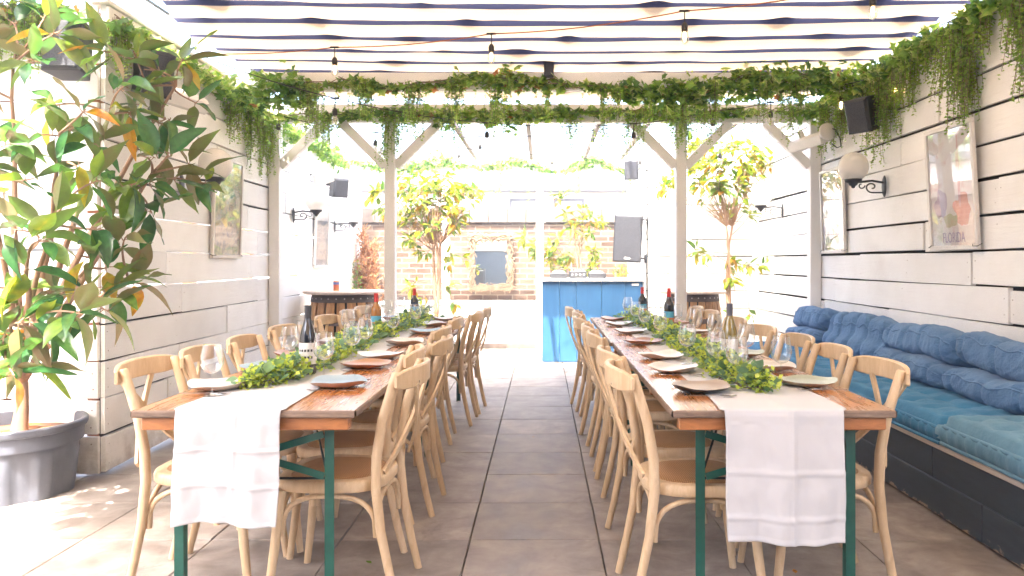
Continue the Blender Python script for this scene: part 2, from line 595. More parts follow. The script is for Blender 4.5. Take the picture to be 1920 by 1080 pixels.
def board_run(b, a, c, normal, z0, z1, seed, gap=(.006, .016), wob=.004, minl=1.1, maxl=2.7, bulge=.008):
    """horizontal boards from a to c (xy), thickness along normal"""
    r = random.Random(seed)
    a = Vector((a[0], a[1], 0)); c = Vector((c[0], c[1], 0)); L = (c - a).length
    d = (c - a).normalized(); nrm = Vector((normal[0], normal[1], 0)).normalized()
    z = z0; row = 0
    while z < z1 - .05:
        h = min(ROW, z1 - z)
        s = 0.0
        first = True
        while s < L - .01:
            ln = r.uniform(minl, maxl) if not first else r.uniform(.5, maxl)
            first = False
            if L - (s + ln) < .4: ln = L - s
            gp = r.uniform(*gap); e = r.uniform(0, .004)
            off = r.uniform(-bulge / 2, bulge / 2)
            tn = r.random()
            n = max(2, int(ln / .35))
            lo0, lo1 = gp / 2 + r.uniform(-wob, wob), gp / 2 + r.uniform(-wob, wob)
            hi0, hi1 = h - gp / 2 + r.uniform(-wob, wob), h - gp / 2 + r.uniform(-wob, wob)
            sec = []
            for k in range(n + 1):
                u = k / n
                ss = s + .0015 + u * (ln - e - .003)
                p = a + d * ss
                lo = z + lo0 + (lo1 - lo0) * u + r.uniform(-.0018, .0018)
                hi = z + hi0 + (hi1 - hi0) * u + r.uniform(-.0018, .0018)
                fr = .028 + off + r.uniform(-.001, .001)
                ch = .003
                ring = [p + Vector((0, 0, lo)), p + nrm * (fr - ch) + Vector((0, 0, lo)), p + nrm * fr + Vector((0, 0, lo + ch)),
                        p + nrm * fr + Vector((0, 0, hi - ch)), p + nrm * (fr - ch) + Vector((0, 0, hi)), p + Vector((0, 0, hi))]
                sec.append(ring)
            vs = [q for ring in sec for q in ring]
            fs = [(0, 1, 2, 3, 4, 5), tuple(n * 6 + i for i in (5, 4, 3, 2, 1, 0))]
            for k in range(n):
                for i in range(6):
                    j = (i + 1) % 6
                    fs.append((k * 6 + i, (k + 1) * 6 + i, (k + 1) * 6 + j, k * 6 + j))
            b.add(vs, fs, 0, tn)
            for es in (s + .03, s + ln - .035, s + ln * .5):
                for ez in (z + h * .27, z + h * .73):
                    if r.random() < .25: continue
                    p = a + d * (es + r.uniform(-.008, .008)) + nrm * (.0305 + off); rr = r.uniform(.0028, .0045); ez2 = ez + r.uniform(-.015, .015)
                    b.add([p + d * (rr * math.cos(g * PI / 3)) + Vector((0, 0, ez2 + rr * math.sin(g * PI / 3))) for g in range(6)], [(0, 1, 2, 3, 4, 5)], 1, tn)
            s += ln
        z += h; row += 1


LW0 = Vector((-2.66, 4.5)); LW1 = Vector((-2.86, 11.75))


def lwx(y):
    return LW0.x + (LW1.x - LW0.x) * (y - LW0.y) / (LW1.y - LW0.y)


WT = 2.84


def walls():
    # left wall: a return facing the camera, then the long run
    w = thing('plank_wall', 'white plank wall on the left, open gaps glowing between its boards', 'wall', (0, 0, 0))
    b = MB()
    board_run(b, (-5.2, 4.5), (-2.66, 4.5), (0, -1), .02, WT, 5, (.006, .02), .006, .8, 2.2)
    board_run(b, LW0, LW1, (1, 0), .02, WT, 8, (.003, .014), .006)
    board_run(b, (-5.2, 4.45), (-5.2, -3.9), (1, 0), .02, WT, 9, (.003, .014), .005)  # unseen side run, added to block low sky light
    b.build('boards', [M['boards'], M['nail']], w)
    k = MB()
    ang = math.atan2(-(LW1.x - LW0.x), LW1.y - LW0.y); rz_ = Matrix.Rotation(ang, 3, 'Z')
    for (y, L, z, h) in ((6.6, 4.1, .55, 1.0), (8.1, 7.0, 2.22, 1.1)):
        k.box((lwx(y) - .03, y, z), (.012, L, h), rz_)
    k.build('gap_shade_sheet', M['gap_shade'], w)  # dark sheets stand in for shade behind the left boards
    p = MB()
    for y in (4.62, 5.9, 7.15, 8.6, 10.1, 11.5):
        p.box((lwx(y) - .085, y, WT / 2 - .01), (.075, .09, WT - .02))
    for x in (-5.0, -4.1, -3.3):
        p.box((x, 4.55, WT / 2 - .01), (.09, .075, WT - .02))
    p.build('stud', M['apron'], w)
    p = MB()   # capping fascia
    L = (LW1 - LW0).length
    ang = math.atan2(-(LW1.x - LW0.x), LW1.y - LW0.y)
    c = (LW0 + LW1) / 2
    p.rbox((c.x + .005, c.y, WT + .014), (.12, L + .1, .028), .004, Matrix.Rotation(ang, 3, 'Z'))
    p.rbox((c.x + .040, c.y, WT - .10), (.022, L, .19), .004, Matrix.Rotation(ang, 3, 'Z'))
    p.build('capping_board', M['white_paint'], w)

    w = thing('plank_wall', 'white plank wall on the right behind the blue cushioned bench, dark gaps between boards', 'wall', (0, 0, 0))
    b = MB()
    board_run(b, (2.80, 9.72), (2.80, 1.2), (-1, 0), .02, WT, 17, (.002, .022), .008, 1.3, 2.9, .016)
    board_run(b, (1.38, 9.74), (2.79, 9.74), (0, -1), .02, WT, 18, (.005, .013), .003, 1.4, 1.6)
    board_run(b, (1.36, 11.7), (1.36, 9.73), (-1, 0), .02, WT, 19, (.005, .013), .003, 2, 2.2)
    b.build('boards', [M['boards'], M['nail']], w)
    k = MB()
    k.box((2.835, 5.45, WT / 2), (.05, 8.5, WT - .05)); k.box((2.08, 9.775, WT / 2), (1.35, .05, WT - .05)); k.box((1.395, 10.75, WT / 2), (.05, 1.9, WT - .05))
    k.build('gap_shade_sheet', M['gap_shade'], w)  # dark sheets coloured as the shade between the right boards
    p = MB()
    p.rbox((2.80, 5.46, WT + .014), (.12, 8.55, .028), .004)
    p.rbox((2.08, 9.74, WT + .0145), (1.32, .12, .027), .004)
    p.build('capping_board', M['white_paint'], w)

    # brick wall at the back
    w = thing('brick_wall', 'old brown brick wall across the back with pale stone coping', 'wall', (0, 11.9, 0))
    MB().box((-.7, .15, .95), (4.5, .3, 1.9)).build('brickwork', M['brick'], w)
    b = MB()
    for i in range(15):
        b.rbox((-2.8 + i * .3, .13, 2.03), (.294, .36, .235), .01)
    b.build('coping', M['coping'], w)
    MB().box((-.7, .14, 1.908), (4.45, .33, .012)).build('damp_course', M['iron'], w)
    # low white bench wall
    w = thing('planter_wall', 'low white rendered wall under the twig mirror', 'planter', (0, 11.1, 0))
    MB().rbox((-1.42, .38, .325), (2.76, .76, .65), .01).build('box', M['render'], w)
    MB().rbox((-1.42, .37, .666), (2.78, .80, .03), .008).build('ledge', M['white_paint'], w)
    MB().rbox((-1.42, -.008, .04), (2.74, .014, .075), .004).build('base_course', M['coping'], w)
    # white outbuilding beyond
    h = thing('outbuilding', 'white flat-roofed outbuilding beyond the brick wall', 'building', (0, 15.2, 0))
    MB().box((0, 1.5, 1.35), (9.5, 3, 2.7)).build('wall', M['render'], h)
    MB().rbox((0, 1.4, 2.79), (9.9, 3.3, .17), .02).build('roof_edge', M['slate'], h)
    for x in (-.35, .55):
        f = MB()
        f.box((x, -.02, 2.05), (.62, .04, .05)); f.box((x, -.02, 2.55), (.62, .04, .05)); f.box((x - .285, -.02, 2.3), (.05, .04, .46)); f.box((x + .285, -.02, 2.3), (.05, .04, .46)); f.box((x, -.02, 2.3), (.52, .03, .025))
        fo = f.build('window', M['slate'], h)
        MB().box((x, -.008, 2.3), (.53, .012, .46)).build('pane', simple('pale_window_glass', (.45, .48, .5), rough=.08), fo)


walls()


def sky_blocker():
    h = thing('sky_blocker_facade', 'unseen slate blue facade added behind the camera to block frontal sky light', 'building', (0, -4.3, 0))  # unseen building, added to hold back sky light from behind the camera
    b = MB()
    for (x0, x1, z0, z1) in ((-6, -2.2, 0, 4.2), (2.2, 6, 0, 4.2), (-2.2, 2.2, 2.4, 4.2), (-.5, .5, 0, 2.4)):
        b.box(((x0 + x1) / 2, -.15, (z0 + z1) / 2), (x1 - x0, .3, z1 - z0))
    b.build('wall', simple('slate_blue_blocker_paint', (.10, .135, .16), (.08, .11, .13), 3, .5), h)
    for s in (-1, 1):
        f = MB()
        f.rbox((s * 1.35, -.12, 2.36), (1.68, .07, .07), .004); f.rbox((s * .54, -.12, 1.16), (.07, .07, 2.32), .004); f.rbox((s * 2.16, -.12, 1.16), (.07, .07, 2.32), .004); f.rbox((s * 1.35, -.12, 1.16), (.06, .068, 2.32), .004)
        d = f.build('glass_door', M['slate'], h)
        MB().box((s * 1.35, -.13, 1.16), (1.56, .01, 2.3)).build('pane', simple('dark_door_glass', (.05, .055, .06), rough=.05), d)
    MB().rbox((.1, .12, 3.12), (5.6, .2, .16), .03).build('awning_housing', M['white_paint'], h)


sky_blocker()


# ------------------------------------------------------------------ pergola
BY2 = 7.45; BY1 = 6.45; BY3 = 10.85


def pergola():
    w = thing('pergola', 'white timber pergola of posts, knee braces and cross beams under the awning', 'pergola', (0, 0, 0))
    W = M['white_paint']
    for (x, y, h) in ((-1.51, BY2, 2.67), (1.385, BY2, 2.67), (lwx(BY2) + .085, BY2, 2.67), (2.715, BY2, 2.67), (-1.395, BY3, 2.6), (-.03, BY3, 2.6)):
        MB().rbox((x, y, h / 2), (.105, .105, h), .006).build('post', W, w)
    MB().rbox((.02, BY2, 2.765), (5.35, .11, .18), .006).build('beam', W, w)
    MB().rbox((.06, BY1, 2.84), (5.38, .09, .15), .006).build('beam', W, w)
    MB().rbox((-.75, BY3, 2.73), (4.05, .09, .24), .006).build('beam', W, w)
    MB().rbox((.02, 8.52, 2.905), (5.3, .23, .04), .006).build('added_shade_board', W, w)  # added board hidden behind the beam, casts the shade band on the booth
    for (x, s) in ((-1.51, 1), (-1.51, -1), (1.385, 1), (1.385, -1), (lwx(BY2) + .085, 1), (2.715, -1)):
        b = MB(); L = .62
        c = (x + s * .27, BY2 + .003 * s, 2.46)
        b.rbox(c, (L, .075, .09), .005, Matrix.Rotation(-s * PI / 4, 3, 'Y'))
        b.build('brace', W, w)
    for x in (-2.2, -.96, -.15, .62, 1.15, 2.1):
        MB().rbox((x, (BY2 + BY3) / 2 + .1 if x < 1.3 else 8.6, 2.80), (.05, BY3 - BY2 - .02 if x < 1.3 else 2.1, .06), .004).build('rafter', M['backlit_timber'], w)
    MB().rbox((1028 / 1 * 0 + .06, BY1 - .075, 2.95), (.085, .06, .17), .01).build('bracket', M['slate'], w)


pergola()


def awning():
    w = thing('awning', 'cream canvas awning with navy stripes stretched over the tables', 'awning', (0, 0, 0))
    per = .35; nblue = 4; ncr = 6; rows = nblue + ncr; blue = .10
    n = 31; y0 = 7.66 - per * n
    NX = 200
    pk = []
    for k in range(n + 1):
        l = []
        x = -2.4 + R.uniform(0, 1.0)
        while x < 2.7:
            l.append((x, R.uniform(.5, 1.25) * R.choice((.35, .6, 1, 1)), R.uniform(.055, .11)))
            x += R.uniform(.55, 1.9)
        pk.append(l)
    zk = [R.uniform(-.012, .012) for _ in range(n + 2)]
    xl = [-2.57 + R.uniform(-.09, .07) for _ in range(n + 2)]
    xr = [2.83 + R.uniform(-.03, .03) for _ in range(n + 2)]

    def fn(u, v):
        t = v * n; k = min(n - 1, int(t + 1e-9)); fr = t - k
        a = xl[k] + (xl[k + 1] - xl[k]) * max(0, (fr - .5) * 2); bb = xr[k]
        x = a + (bb - a) * u
        z = 3.0 + zk[k] * (1 - fr) + zk[k + 1] * fr
        q = nblue / rows
        if fr <= q:                      # navy band: a soft raised fold
            s = fr / q; yy = s * blue
            h = .012 * math.sin(PI * s)
            sh = 0
            for (c, am, wd) in pk[k]:
                e = math.exp(-((x - c) / wd) ** 2)
                h += .085 * am * e * math.sin(PI * s)
                sh += am * e * .085 * (1 - abs(s * 2 - 1)) - am * e * .05 * (1 - s)
            wv = noise.noise(Vector((x * 1.7, k * 3.1, 0)))
            wv2 = noise.noise(Vector((x * 1.7, k * 3.1, 9)))
            yy += sh + .035 * wv * (1 - s) + .035 * wv2 * s
        else:
            s = (fr - q) / (1 - q); yy = blue + s * (per - blue)
            h = -.028 * math.sin(PI * s)
            wv2 = noise.noise(Vector((x * 1.7, k * 3.1, 9))); wv3 = noise.noise(Vector((x * 1.7, (k + 1) * 3.1, 0)))
            yy += .035 * wv2 * (1 - s) + .035 * wv3 * s
            e2 = 0
            if k + 1 <= n:
                for (c, am, wd) in pk[k + 1]:
                    e2 += am * math.exp(-((x - c) / wd) ** 2)
            yy -= e2 * .05 * s
            h += .006 * noise.noise(Vector((x * 4, yy * 9, k)))
        z -= .03 * math.sin(PI * (x + 2.7) / 5.5)
        return (x, y0 + k * per + yy, z + h)
    b = MB()
    # rows param: v goes uniformly over n*rows steps; band width handled in fn
    b.grid(fn, NX, n * rows, mfn=lambda i, j: 0 if (j % rows) < nblue else 1)
    o = b.build('canvas', [M['navy'], M['cream']], w, 180)
    # unseen panel added out of frame to shade the tub corner
    b = MB()
    b.grid(lambda u, v: (-5.6 + 2.84 * u, 3.05 + 1.68 * v, 3.0 - .05 * math.sin(PI * u) - .02 * math.sin(v * PI * 5)), 30, 50, mfn=lambda i, j: 0 if j % 10 < 3 else 1)
    b.build('added_shade_canvas', [M['navy'], M['cream']], w, 180)
    for x in (-2.63, 2.78):
        MB().tube([(x, y, 3.035) for y in (-3.1, 2, 5, 7.6)], .012, 6).build('guide_wire', M['rod'], w, 60)


awning()


# ------------------------------------------------------------------ foliage kit
def leaf_pts(L, W, curl, fold, n=5, wav=0):
    """strip of a long leaf along +X, upper side +Z: list of (left,mid,right)"""
    out = []
    for i in range(n + 1):
        u = i / n
        w = W * (math.sin(PI * min(1, u * 1.02 + .03)) ** .75) * (1 - .25 * u)
        if i == 0: w = W * .05
        if i == n: w = 0.002
        x = L * u; z = -curl * L * u * u
        out.append((Vector((x, w, z + fold * w + wav * math.sin(u * 9))), Vector((x, 0, z)), Vector((x, -w, z + fold * w - wav * math.sin(u * 9)))))
    return out


def add_leaf(b, pos, direction, up, L, W, curl=.15, fold=.25, tint=.3, n=5, wav=0, m=0):
    d = direction.normalized(); side = up.cross(d)
    if side.length < 1e-3: side = Vector((1, 0, 0)).cross(d)
    side.normalize(); u = d.cross(side)
    vs = []; ts = []
    for (a, c, e) in leaf_pts(L, W, curl, fold, n, wav):
        for p in (a, c, e):
            vs.append(pos + d * p.x + side * p.y + u * p.z); ts.append(min(1, max(0, tint + R.uniform(-.05, .05) + (.16 if (p is c and tint < .6 and n > 4) else 0))))
    fs = []
    for i in range(n):
        q = i * 3
        fs.append((q + 1, q, q + 3, q + 4)); fs.append((q + 2, q + 1, q + 4, q + 5))
    # winding so that +u is the upper side
    fs = [tuple(reversed(f)) for f in fs]
    b.add(vs, fs, m, ts)


def rnd_dir():
    while True:
        v = Vector((R.uniform(-1, 1), R.uniform(-1, 1), R.uniform(-1, 1)))
        if .05 < v.length < 1: return v.normalized()


def bez(a, b, c, n=7):
    return [a * (1 - t) ** 2 + b * 2 * t * (1 - t) + c * t * t for t in [i / n for i in range(n + 1)]]


def mag_tree(name, label, base, fork, tips, tint_fn, L=(.16, .24), leaf_mat='mag', per=(6, 9), trunk_r=.03, bark='bark', group=None, droop=.25, twig=.006, stems=3, ends=None):
    w = thing(name, label, 'tree', base, 0, group)
    base = Vector(base)
    tr = MB(); cr = MB(); br = MB()
    heads = []
    for k in range(stems):
        a = 2 * PI * k / stems + .6
        f = fork + Vector((math.cos(a) * .05, math.sin(a) * .05, R.uniform(-.05, .1))) if stems > 1 else fork
        heads.append(f)
    if ends: heads = ends
    low = base + (fork - base) * .35
    trails = []
    tr.tube([base - base, (low - base) * .5 + Vector((.01, 0, 0)), low - base], [trunk_r * 1.35, trunk_r, trunk_r * .95], 9)
    for h in heads:
        path = bez(low, low + (h - low) * .4 + Vector((R.uniform(-.09, .09), R.uniform(-.05, .05), .12)), h, 10)
        path = [q + Vector((R.uniform(-.008, .008), R.uniform(-.008, .008), 0)) * (0 < i < 10) for i, q in enumerate(path)]
        trails.append(path)
        tr.tube([p - base for p in path], [trunk_r * .75 * (1 - (.72 if ends else .4) * i / 10) for i in range(11)], 7)
    for (tip, nl) in tips:
        start = min((q for path in trails for q in path[(3 if ends else 5):]), key=lambda q: (q - tip).length + .25 * abs(R.gauss(0, .3)) + (.5 if q.z > tip.z + .15 else 0))
        midp = start + (tip - start) * .5 + Vector((R.uniform(-.12, .12), R.uniform(-.1, .1), .02 + R.uniform(-.08, .2) * (tip - start).length))
        if tip.z < start.z: midp.z = start.z - .02
        path = bez(start, midp, tip, 7)
        q0 = trunk_r * (.22 if twig > .005 else .17)
        br.tube([p - base for p in path], [q0 + (twig * .6 - q0) * i / 7 for i in range(8)], 5)
        ax = (path[-1] - path[-2]).normalized()
        for i in range(nl):
            ang = i * 2.4 + R.uniform(-.4, .4)
            s1 = ax.orthogonal().normalized(); s2 = ax.cross(s1)
            spread = R.uniform(.75, 1.5)
            dr = (ax * math.cos(spread) + (s1 * math.cos(ang) + s2 * math.sin(ang)) * math.sin(spread))
            dr.z -= R.uniform(0, droop * 2)
            up = Vector((R.uniform(-.6, .6), R.uniform(-.6, .6), 1))
            l = R.uniform(*L)
            tt = tint_fn()
            if tt > .78: dr.z -= .8
            ps = tip - ax * R.uniform(0, .09) - base
            stalk = dr.normalized() * .025
            br.tube([ps, ps + stalk], [.0028, .0022], 4, cap=False)
            add_leaf(cr, ps + stalk, dr, up, l * R.choice((1, 1, 1, .7)), l * R.uniform(.15, .25), R.uniform(-.1, .5), R.uniform(.05, .75), tt, 7, R.uniform(0, .009))
    tr.build('trunk', M[bark], w, 60)
    br.build('branches', M[bark], w, 60)
    cr.build('crown', M[leaf_mat], w, 60)
    return w


def t_fore():
    r = R.random()
    if r < .60: return R.uniform(.02, .38)
    if r < .82: return R.uniform(.4, .64)
    if r < .90: return R.uniform(.64, .76)
    if r < .94: return R.uniform(.8, .93)
    return R.uniform(.0, .2)


# big magnolia at the left in its tub
def foreground_tree():
    fd = 334
    pc = Vector(((30 - 1016) / fd, F / fd, 0))
    pot = thing('plant_tub', 'large grey ribbed plastic tub holding the big magnolia', 'plant pot', pc)
    b = MB()
    n = 96

    def rad(a, z):
        k = z / .40
        r = .275 + .045 * k
        if k < .68:
            s = math.sin(a * 9)
            r += .014 * (1 if s > .3 else (-.4 if s < -.3 else s / .3 * .7 + .3)) * (1 - max(0, (k - .55) / .13))
        return r
    prof_z = [0, .02, .08, .15, .22, .255, .275, .28]

    def fn(u, v):
        i = v * (len(prof_z) - 1); k = min(int(i), len(prof_z) - 2); z = prof_z[k] + (prof_z[k + 1] - prof_z[k]) * (i - k)
        a = 2 * PI * u; r = rad(a, z)
        return (r * math.cos(a), r * math.sin(a), z)
    b.grid(fn, n, len(prof_z) - 1, wrap_u=True)
    b.build('tub_body', M['pot'], pot, 50)
    MB().lathe([(.315, .279), (.328, .28), (.331, .355), (.345, .36), (.350, .372), (.350, .392), (.343, .40), (.325, .398), (.318, .385), (.312, .30)], 64).build('rim', M['pot'], pot, 40)
    MB().lathe([(.0, .335), (.15, .338), (.28, .33), (.316, .325)], 40).build('soil', M['soil'], pot, 60)
    b = MB()
    for i in range(10):
        a = R.uniform(0, 2 * PI); rr = R.uniform(.08, .26)
        add_leaf(b, Vector((rr * math.cos(a), rr * math.sin(a), .345)), Vector((math.cos(a * 3), math.sin(a * 3), .1)), Vector((0, 0, 1)), .15, .033, .05, .2, R.uniform(.9, 1), 5)
    kind(tag(b.build('fallen_leaves', M['mag'], None, 60, pc), 'dry brown leaves fallen on the soil in the grey tub', 'leaves'), 'stuff')
    base = pc + Vector((.03, -.02, .33))
    spots = [(110, 60, 350), (50, 110, 360), (20, 40, 350), (185, 95, 340), (250, 95, 335), (345, 110, 320), (290, 165, 330), (235, 160, 345), (372, 195, 318), (300, 228, 335), (240, 215, 340), (160, 205, 365), (125, 235, 370),
             (315, 285, 340), (200, 335, 372), (225, 352, 360), (262, 292, 350), (358, 312, 330), (395, 345, 325), (285, 400, 345), (330, 335, 340), (110, 400, 390), (62, 335, 380), (30, 268, 385), (22, 430, 400), (92, 452, 400), (50, 505, 395), (8, 372, 390),
             (195, 430, 370), (203, 500, 365), (262, 528, 350), (130, 570, 385), (205, 585, 372), (72, 605, 400), (40, 650, 395), (112, 622, 390), (8, 562, 395), (6, 645, 390), (232, 555, 362), (150, 480, 380), (60, 690, 400), (95, 200, 360), (70, 250, 370), (-30, 300, 380), (-40, 480, 390), (-30, 150, 360), (180, 270, 360), (280, 345, 350), (150, 330, 375), (240, 440, 360), (-20, 620, 380), (320, 240, 325), (270, 130, 330), (90, 20, 345)]
    spots += [(sx + R.uniform(-45, 45), sy + R.uniform(-40, 40), sf + R.uniform(-25, 30)) for (sx, sy, sf) in spots if sx < 260 and R.random() < .12]
    tips = [(P(*s), R.randint(4, 7)) for s in spots]
    w = mag_tree('magnolia_tree', 'big glossy magnolia with rust leaf undersides growing in the grey tub', base, Vector((pc.x + .05, pc.y + .02, 1.15)), tips, t_fore, (.17, .26), 'mag', trunk_r=.034, stems=4, droop=.06, ends=[P(*q) for q in ((25, 120, 355), (112, 250, 368), (205, 215, 345), (285, 325, 340), (55, 470, 395), (165, 500, 372), (330, 160, 328), (240, 520, 355), (-25, 330, 385), (100, 420, 385), (20, 610, 395))])


foreground_tree()


def t_far():
    return R.choice((R.uniform(.1, .45), R.uniform(.35, .75), R.uniform(.55, .9), R.uniform(.3, .6)))


def far_trees():
    def cloud(lst, fd, spread=.16, k=2):
        out = []
        for (px, py) in lst:
            for _ in range(k):
                q = P(px + R.uniform(-10, 10), py + R.uniform(-10, 10), fd)
                q += Vector((0, R.uniform(-spread, spread), 0))
                out.append((q, R.randint(6, 10)))
        return out
    # left of centre, behind the left table
    b = P(818, 690, 143); b.z = .0
    tips = cloud([(705, 365), (745, 350), (770, 330), (800, 345), (830, 335), (860, 350), (895, 365), (760, 375), (790, 385), (820, 380), (850, 380), (880, 350), (775, 410), (810, 420), (850, 410), (740, 400), (865, 400), (790, 350), (840, 365), (770, 440), (720, 380), (815, 355)], 143, .3, 4)
    tips += cloud([(850, 470), (842, 500), (868, 485), (785, 465), (800, 480), (775, 530), (760, 545), (855, 545), (848, 565), (800, 560)], 140, .12, 1)
    mag_tree('magnolia_tree', 'yellowing magnolia behind the left table, between the post and the twig mirror', b, P(820, 470, 143), tips, t_far, (.11, .17), 'magfar', trunk_r=.035, twig=.004, stems=3)
    # right
    b = P(1368, 690, 152); b.z = 0
    tips = cloud([(1295, 280), (1320, 265), (1345, 275), (1370, 265), (1400, 285), (1425, 290), (1440, 310), (1300, 310), (1330, 305), (1360, 300), (1390, 315), (1415, 325), (1310, 335), (1345, 335), (1380, 330), (1450, 300), (1240, 345), (1262, 330), (1390, 350), (1350, 350)], 152, .22, 4)
    tips += cloud([(1310, 375), (1370, 385), (1395, 375), (1405, 395), (1345, 380), (1320, 480), (1300, 475), (1370, 480), (1380, 500), (1365, 520), (1400, 500), (1425, 490), (1378, 530)], 152, .1, 1)
    tips += [(P(1405, 592, 152), 5), (P(1350, 590, 152), 4)]
    mag_tree('magnolia_tree', 'slim yellow-leaved magnolia against the white boards right of the post', b, P(1368, 430, 152), tips, t_far, (.11, .17), 'magfar', trunk_r=.026, twig=.004, stems=2)
    # behind the booth
    b = P(1085, 600, 126); b.z = .0
    tips = cloud([(1045, 365), (1060, 400), (1090, 385), (1105, 400), (1040, 440), (1000, 455), (985, 450), (1015, 475), (1030, 465), (1100, 440), (1110, 470), (1075, 430), (1050, 500), (1065, 480), (1110, 495), (1005, 470), (1125, 420), (1080, 410), (1040, 490), (1095, 505)], 126, .16, 2)
    mag_tree('magnolia_tree', 'loose orange-flecked magnolia rising behind the blue booth', b, P(1085, 470, 126), tips, t_far, (.12, .18), 'magfar', trunk_r=.025, twig=.004, stems=3)


far_trees()


def needle_shrub(name, label, base, h, r, matn, tints, n, L, flat=False):
    w = thing(name, label, 'shrub', base)
    st = MB(); fo = MB()
    for k in range(16):
        a = R.uniform(0, 2 * PI); e = R.uniform(.2, 1)
        tip = Vector((math.cos(a) * r * e, math.sin(a) * r * e, h * (1 - .55 * e * e) * R.uniform(.75, 1.02)))
        path = bez(Vector((math.cos(a) * .03, math.sin(a) * .03, 0)), Vector((tip.x * .25, tip.y * .25, tip.z * .6)), tip, 6)
        st.tube(path, [.012 * (1 - .8 * i / 6) for i in range(7)], 4)
        for i in range(n // 16):
            t = R.uniform(.18, 1); q = path[min(6, int(t * 6))].lerp(path[min(6, int(t * 6) + 1)], t * 6 % 1) + rnd_dir() * R.uniform(0, .09)
            d = rnd_dir(); d.z = abs(d.z) * .6 + (.4 if not flat else -.1)
            l = L * R.uniform(.6, 1.2)
            add_leaf(fo, q, d, rnd_dir(), l, l * (.28 if flat else .12), .1, .2, R.uniform(*tints), 2)
    st.build('stems', M['greybark'], w, 60)
    fo.build('foliage', M[matn], w, 60)
    return w


p = P(692, 640, 124); p.z = 0
needle_shrub('conifer', 'rust-brown dried conifer in the far left corner', p, 2.0, .46, 'dry', (0, 1), 3600, .10)
p = P(660, 640, 128); p.z = 0
needle_shrub('shrub', 'green leafy shrub at the foot of the dried conifer', p, 1.42, .26, 'ivy', (.1, .7), 800, .06, True)
p = P(1158, 640, 124); p.z = 0
needle_shrub('shrub', 'straw-coloured wispy shrub behind the booth under the big loudspeaker', p, 1.35, .26, 'magfar', (.3, .85), 900, .09)


# ------------------------------------------------------------------ ivy garlands
def ivy_leaf(b, pos, d, up, s, tc, te):
    d = d.normalized(); side = up.cross(d)
    if side.length < 1e-3: side = d.orthogonal()
    side.normalize(); u = d.cross(side)
    out = [(0, 0), (-.15, .42), (.30, .30), (.42, .55), (.62, .22), (1.0, 0), (.62, -.22), (.42, -.55), (.30, -.30), (-.15, -.42)]
    k = R.uniform(-.3, .3)
    vs = [pos + d * (.35 * s) + u * (.06 * s)]
    ts = [tc]
    for (x, y) in out:
        vs.append(pos + d * (x * s) + side * (y * s) + u * (-abs(y) * .25 * s + k * s * x * x)); ts.append(te if (x, y) != (0, 0) else tc)
    n = len(out)
    b.add(vs, [(0, 1 + i, 1 + (i + 1) % n) for i in range(n)], 0, ts)


def strand(b, st, p, length, sp=.024, sz=.03, tints=(.4, .7), out=Vector((0, -1, 0))):
    n = max(2, int(length / sp)); q = Vector(p); pts = [q.copy()]
    dx, dy = R.uniform(-.12, .12), R.uniform(-.1, .1)
    t0 = R.uniform(*tints)
    for i in range(n):
        q = q + Vector((dx * sp + R.uniform(-.003, .003), dy * sp + R.uniform(-.003, .003), -sp * .97))
        pts.append(q.copy())
        for s in (0, 1):
            if R.random() < .12: continue
            a = R.uniform(0, 2 * PI)
            d = Vector((math.cos(a), math.sin(a), R.uniform(-.9, .3)))
            l = sz * R.uniform(.7, 1.3) * (1 - .35 * i / n)
            up = Vector((R.uniform(-.6, .6), R.uniform(-1, .2), R.uniform(.2, 1)))
            add_leaf(b, q, d, up, l, l * .42, .1, .1, min(.8, max(.1, t0 + R.uniform(-.15, .15))), 2)
    st.tube(pts[::3] if len(pts) > 6 else pts, .0016, 3, cap=False)


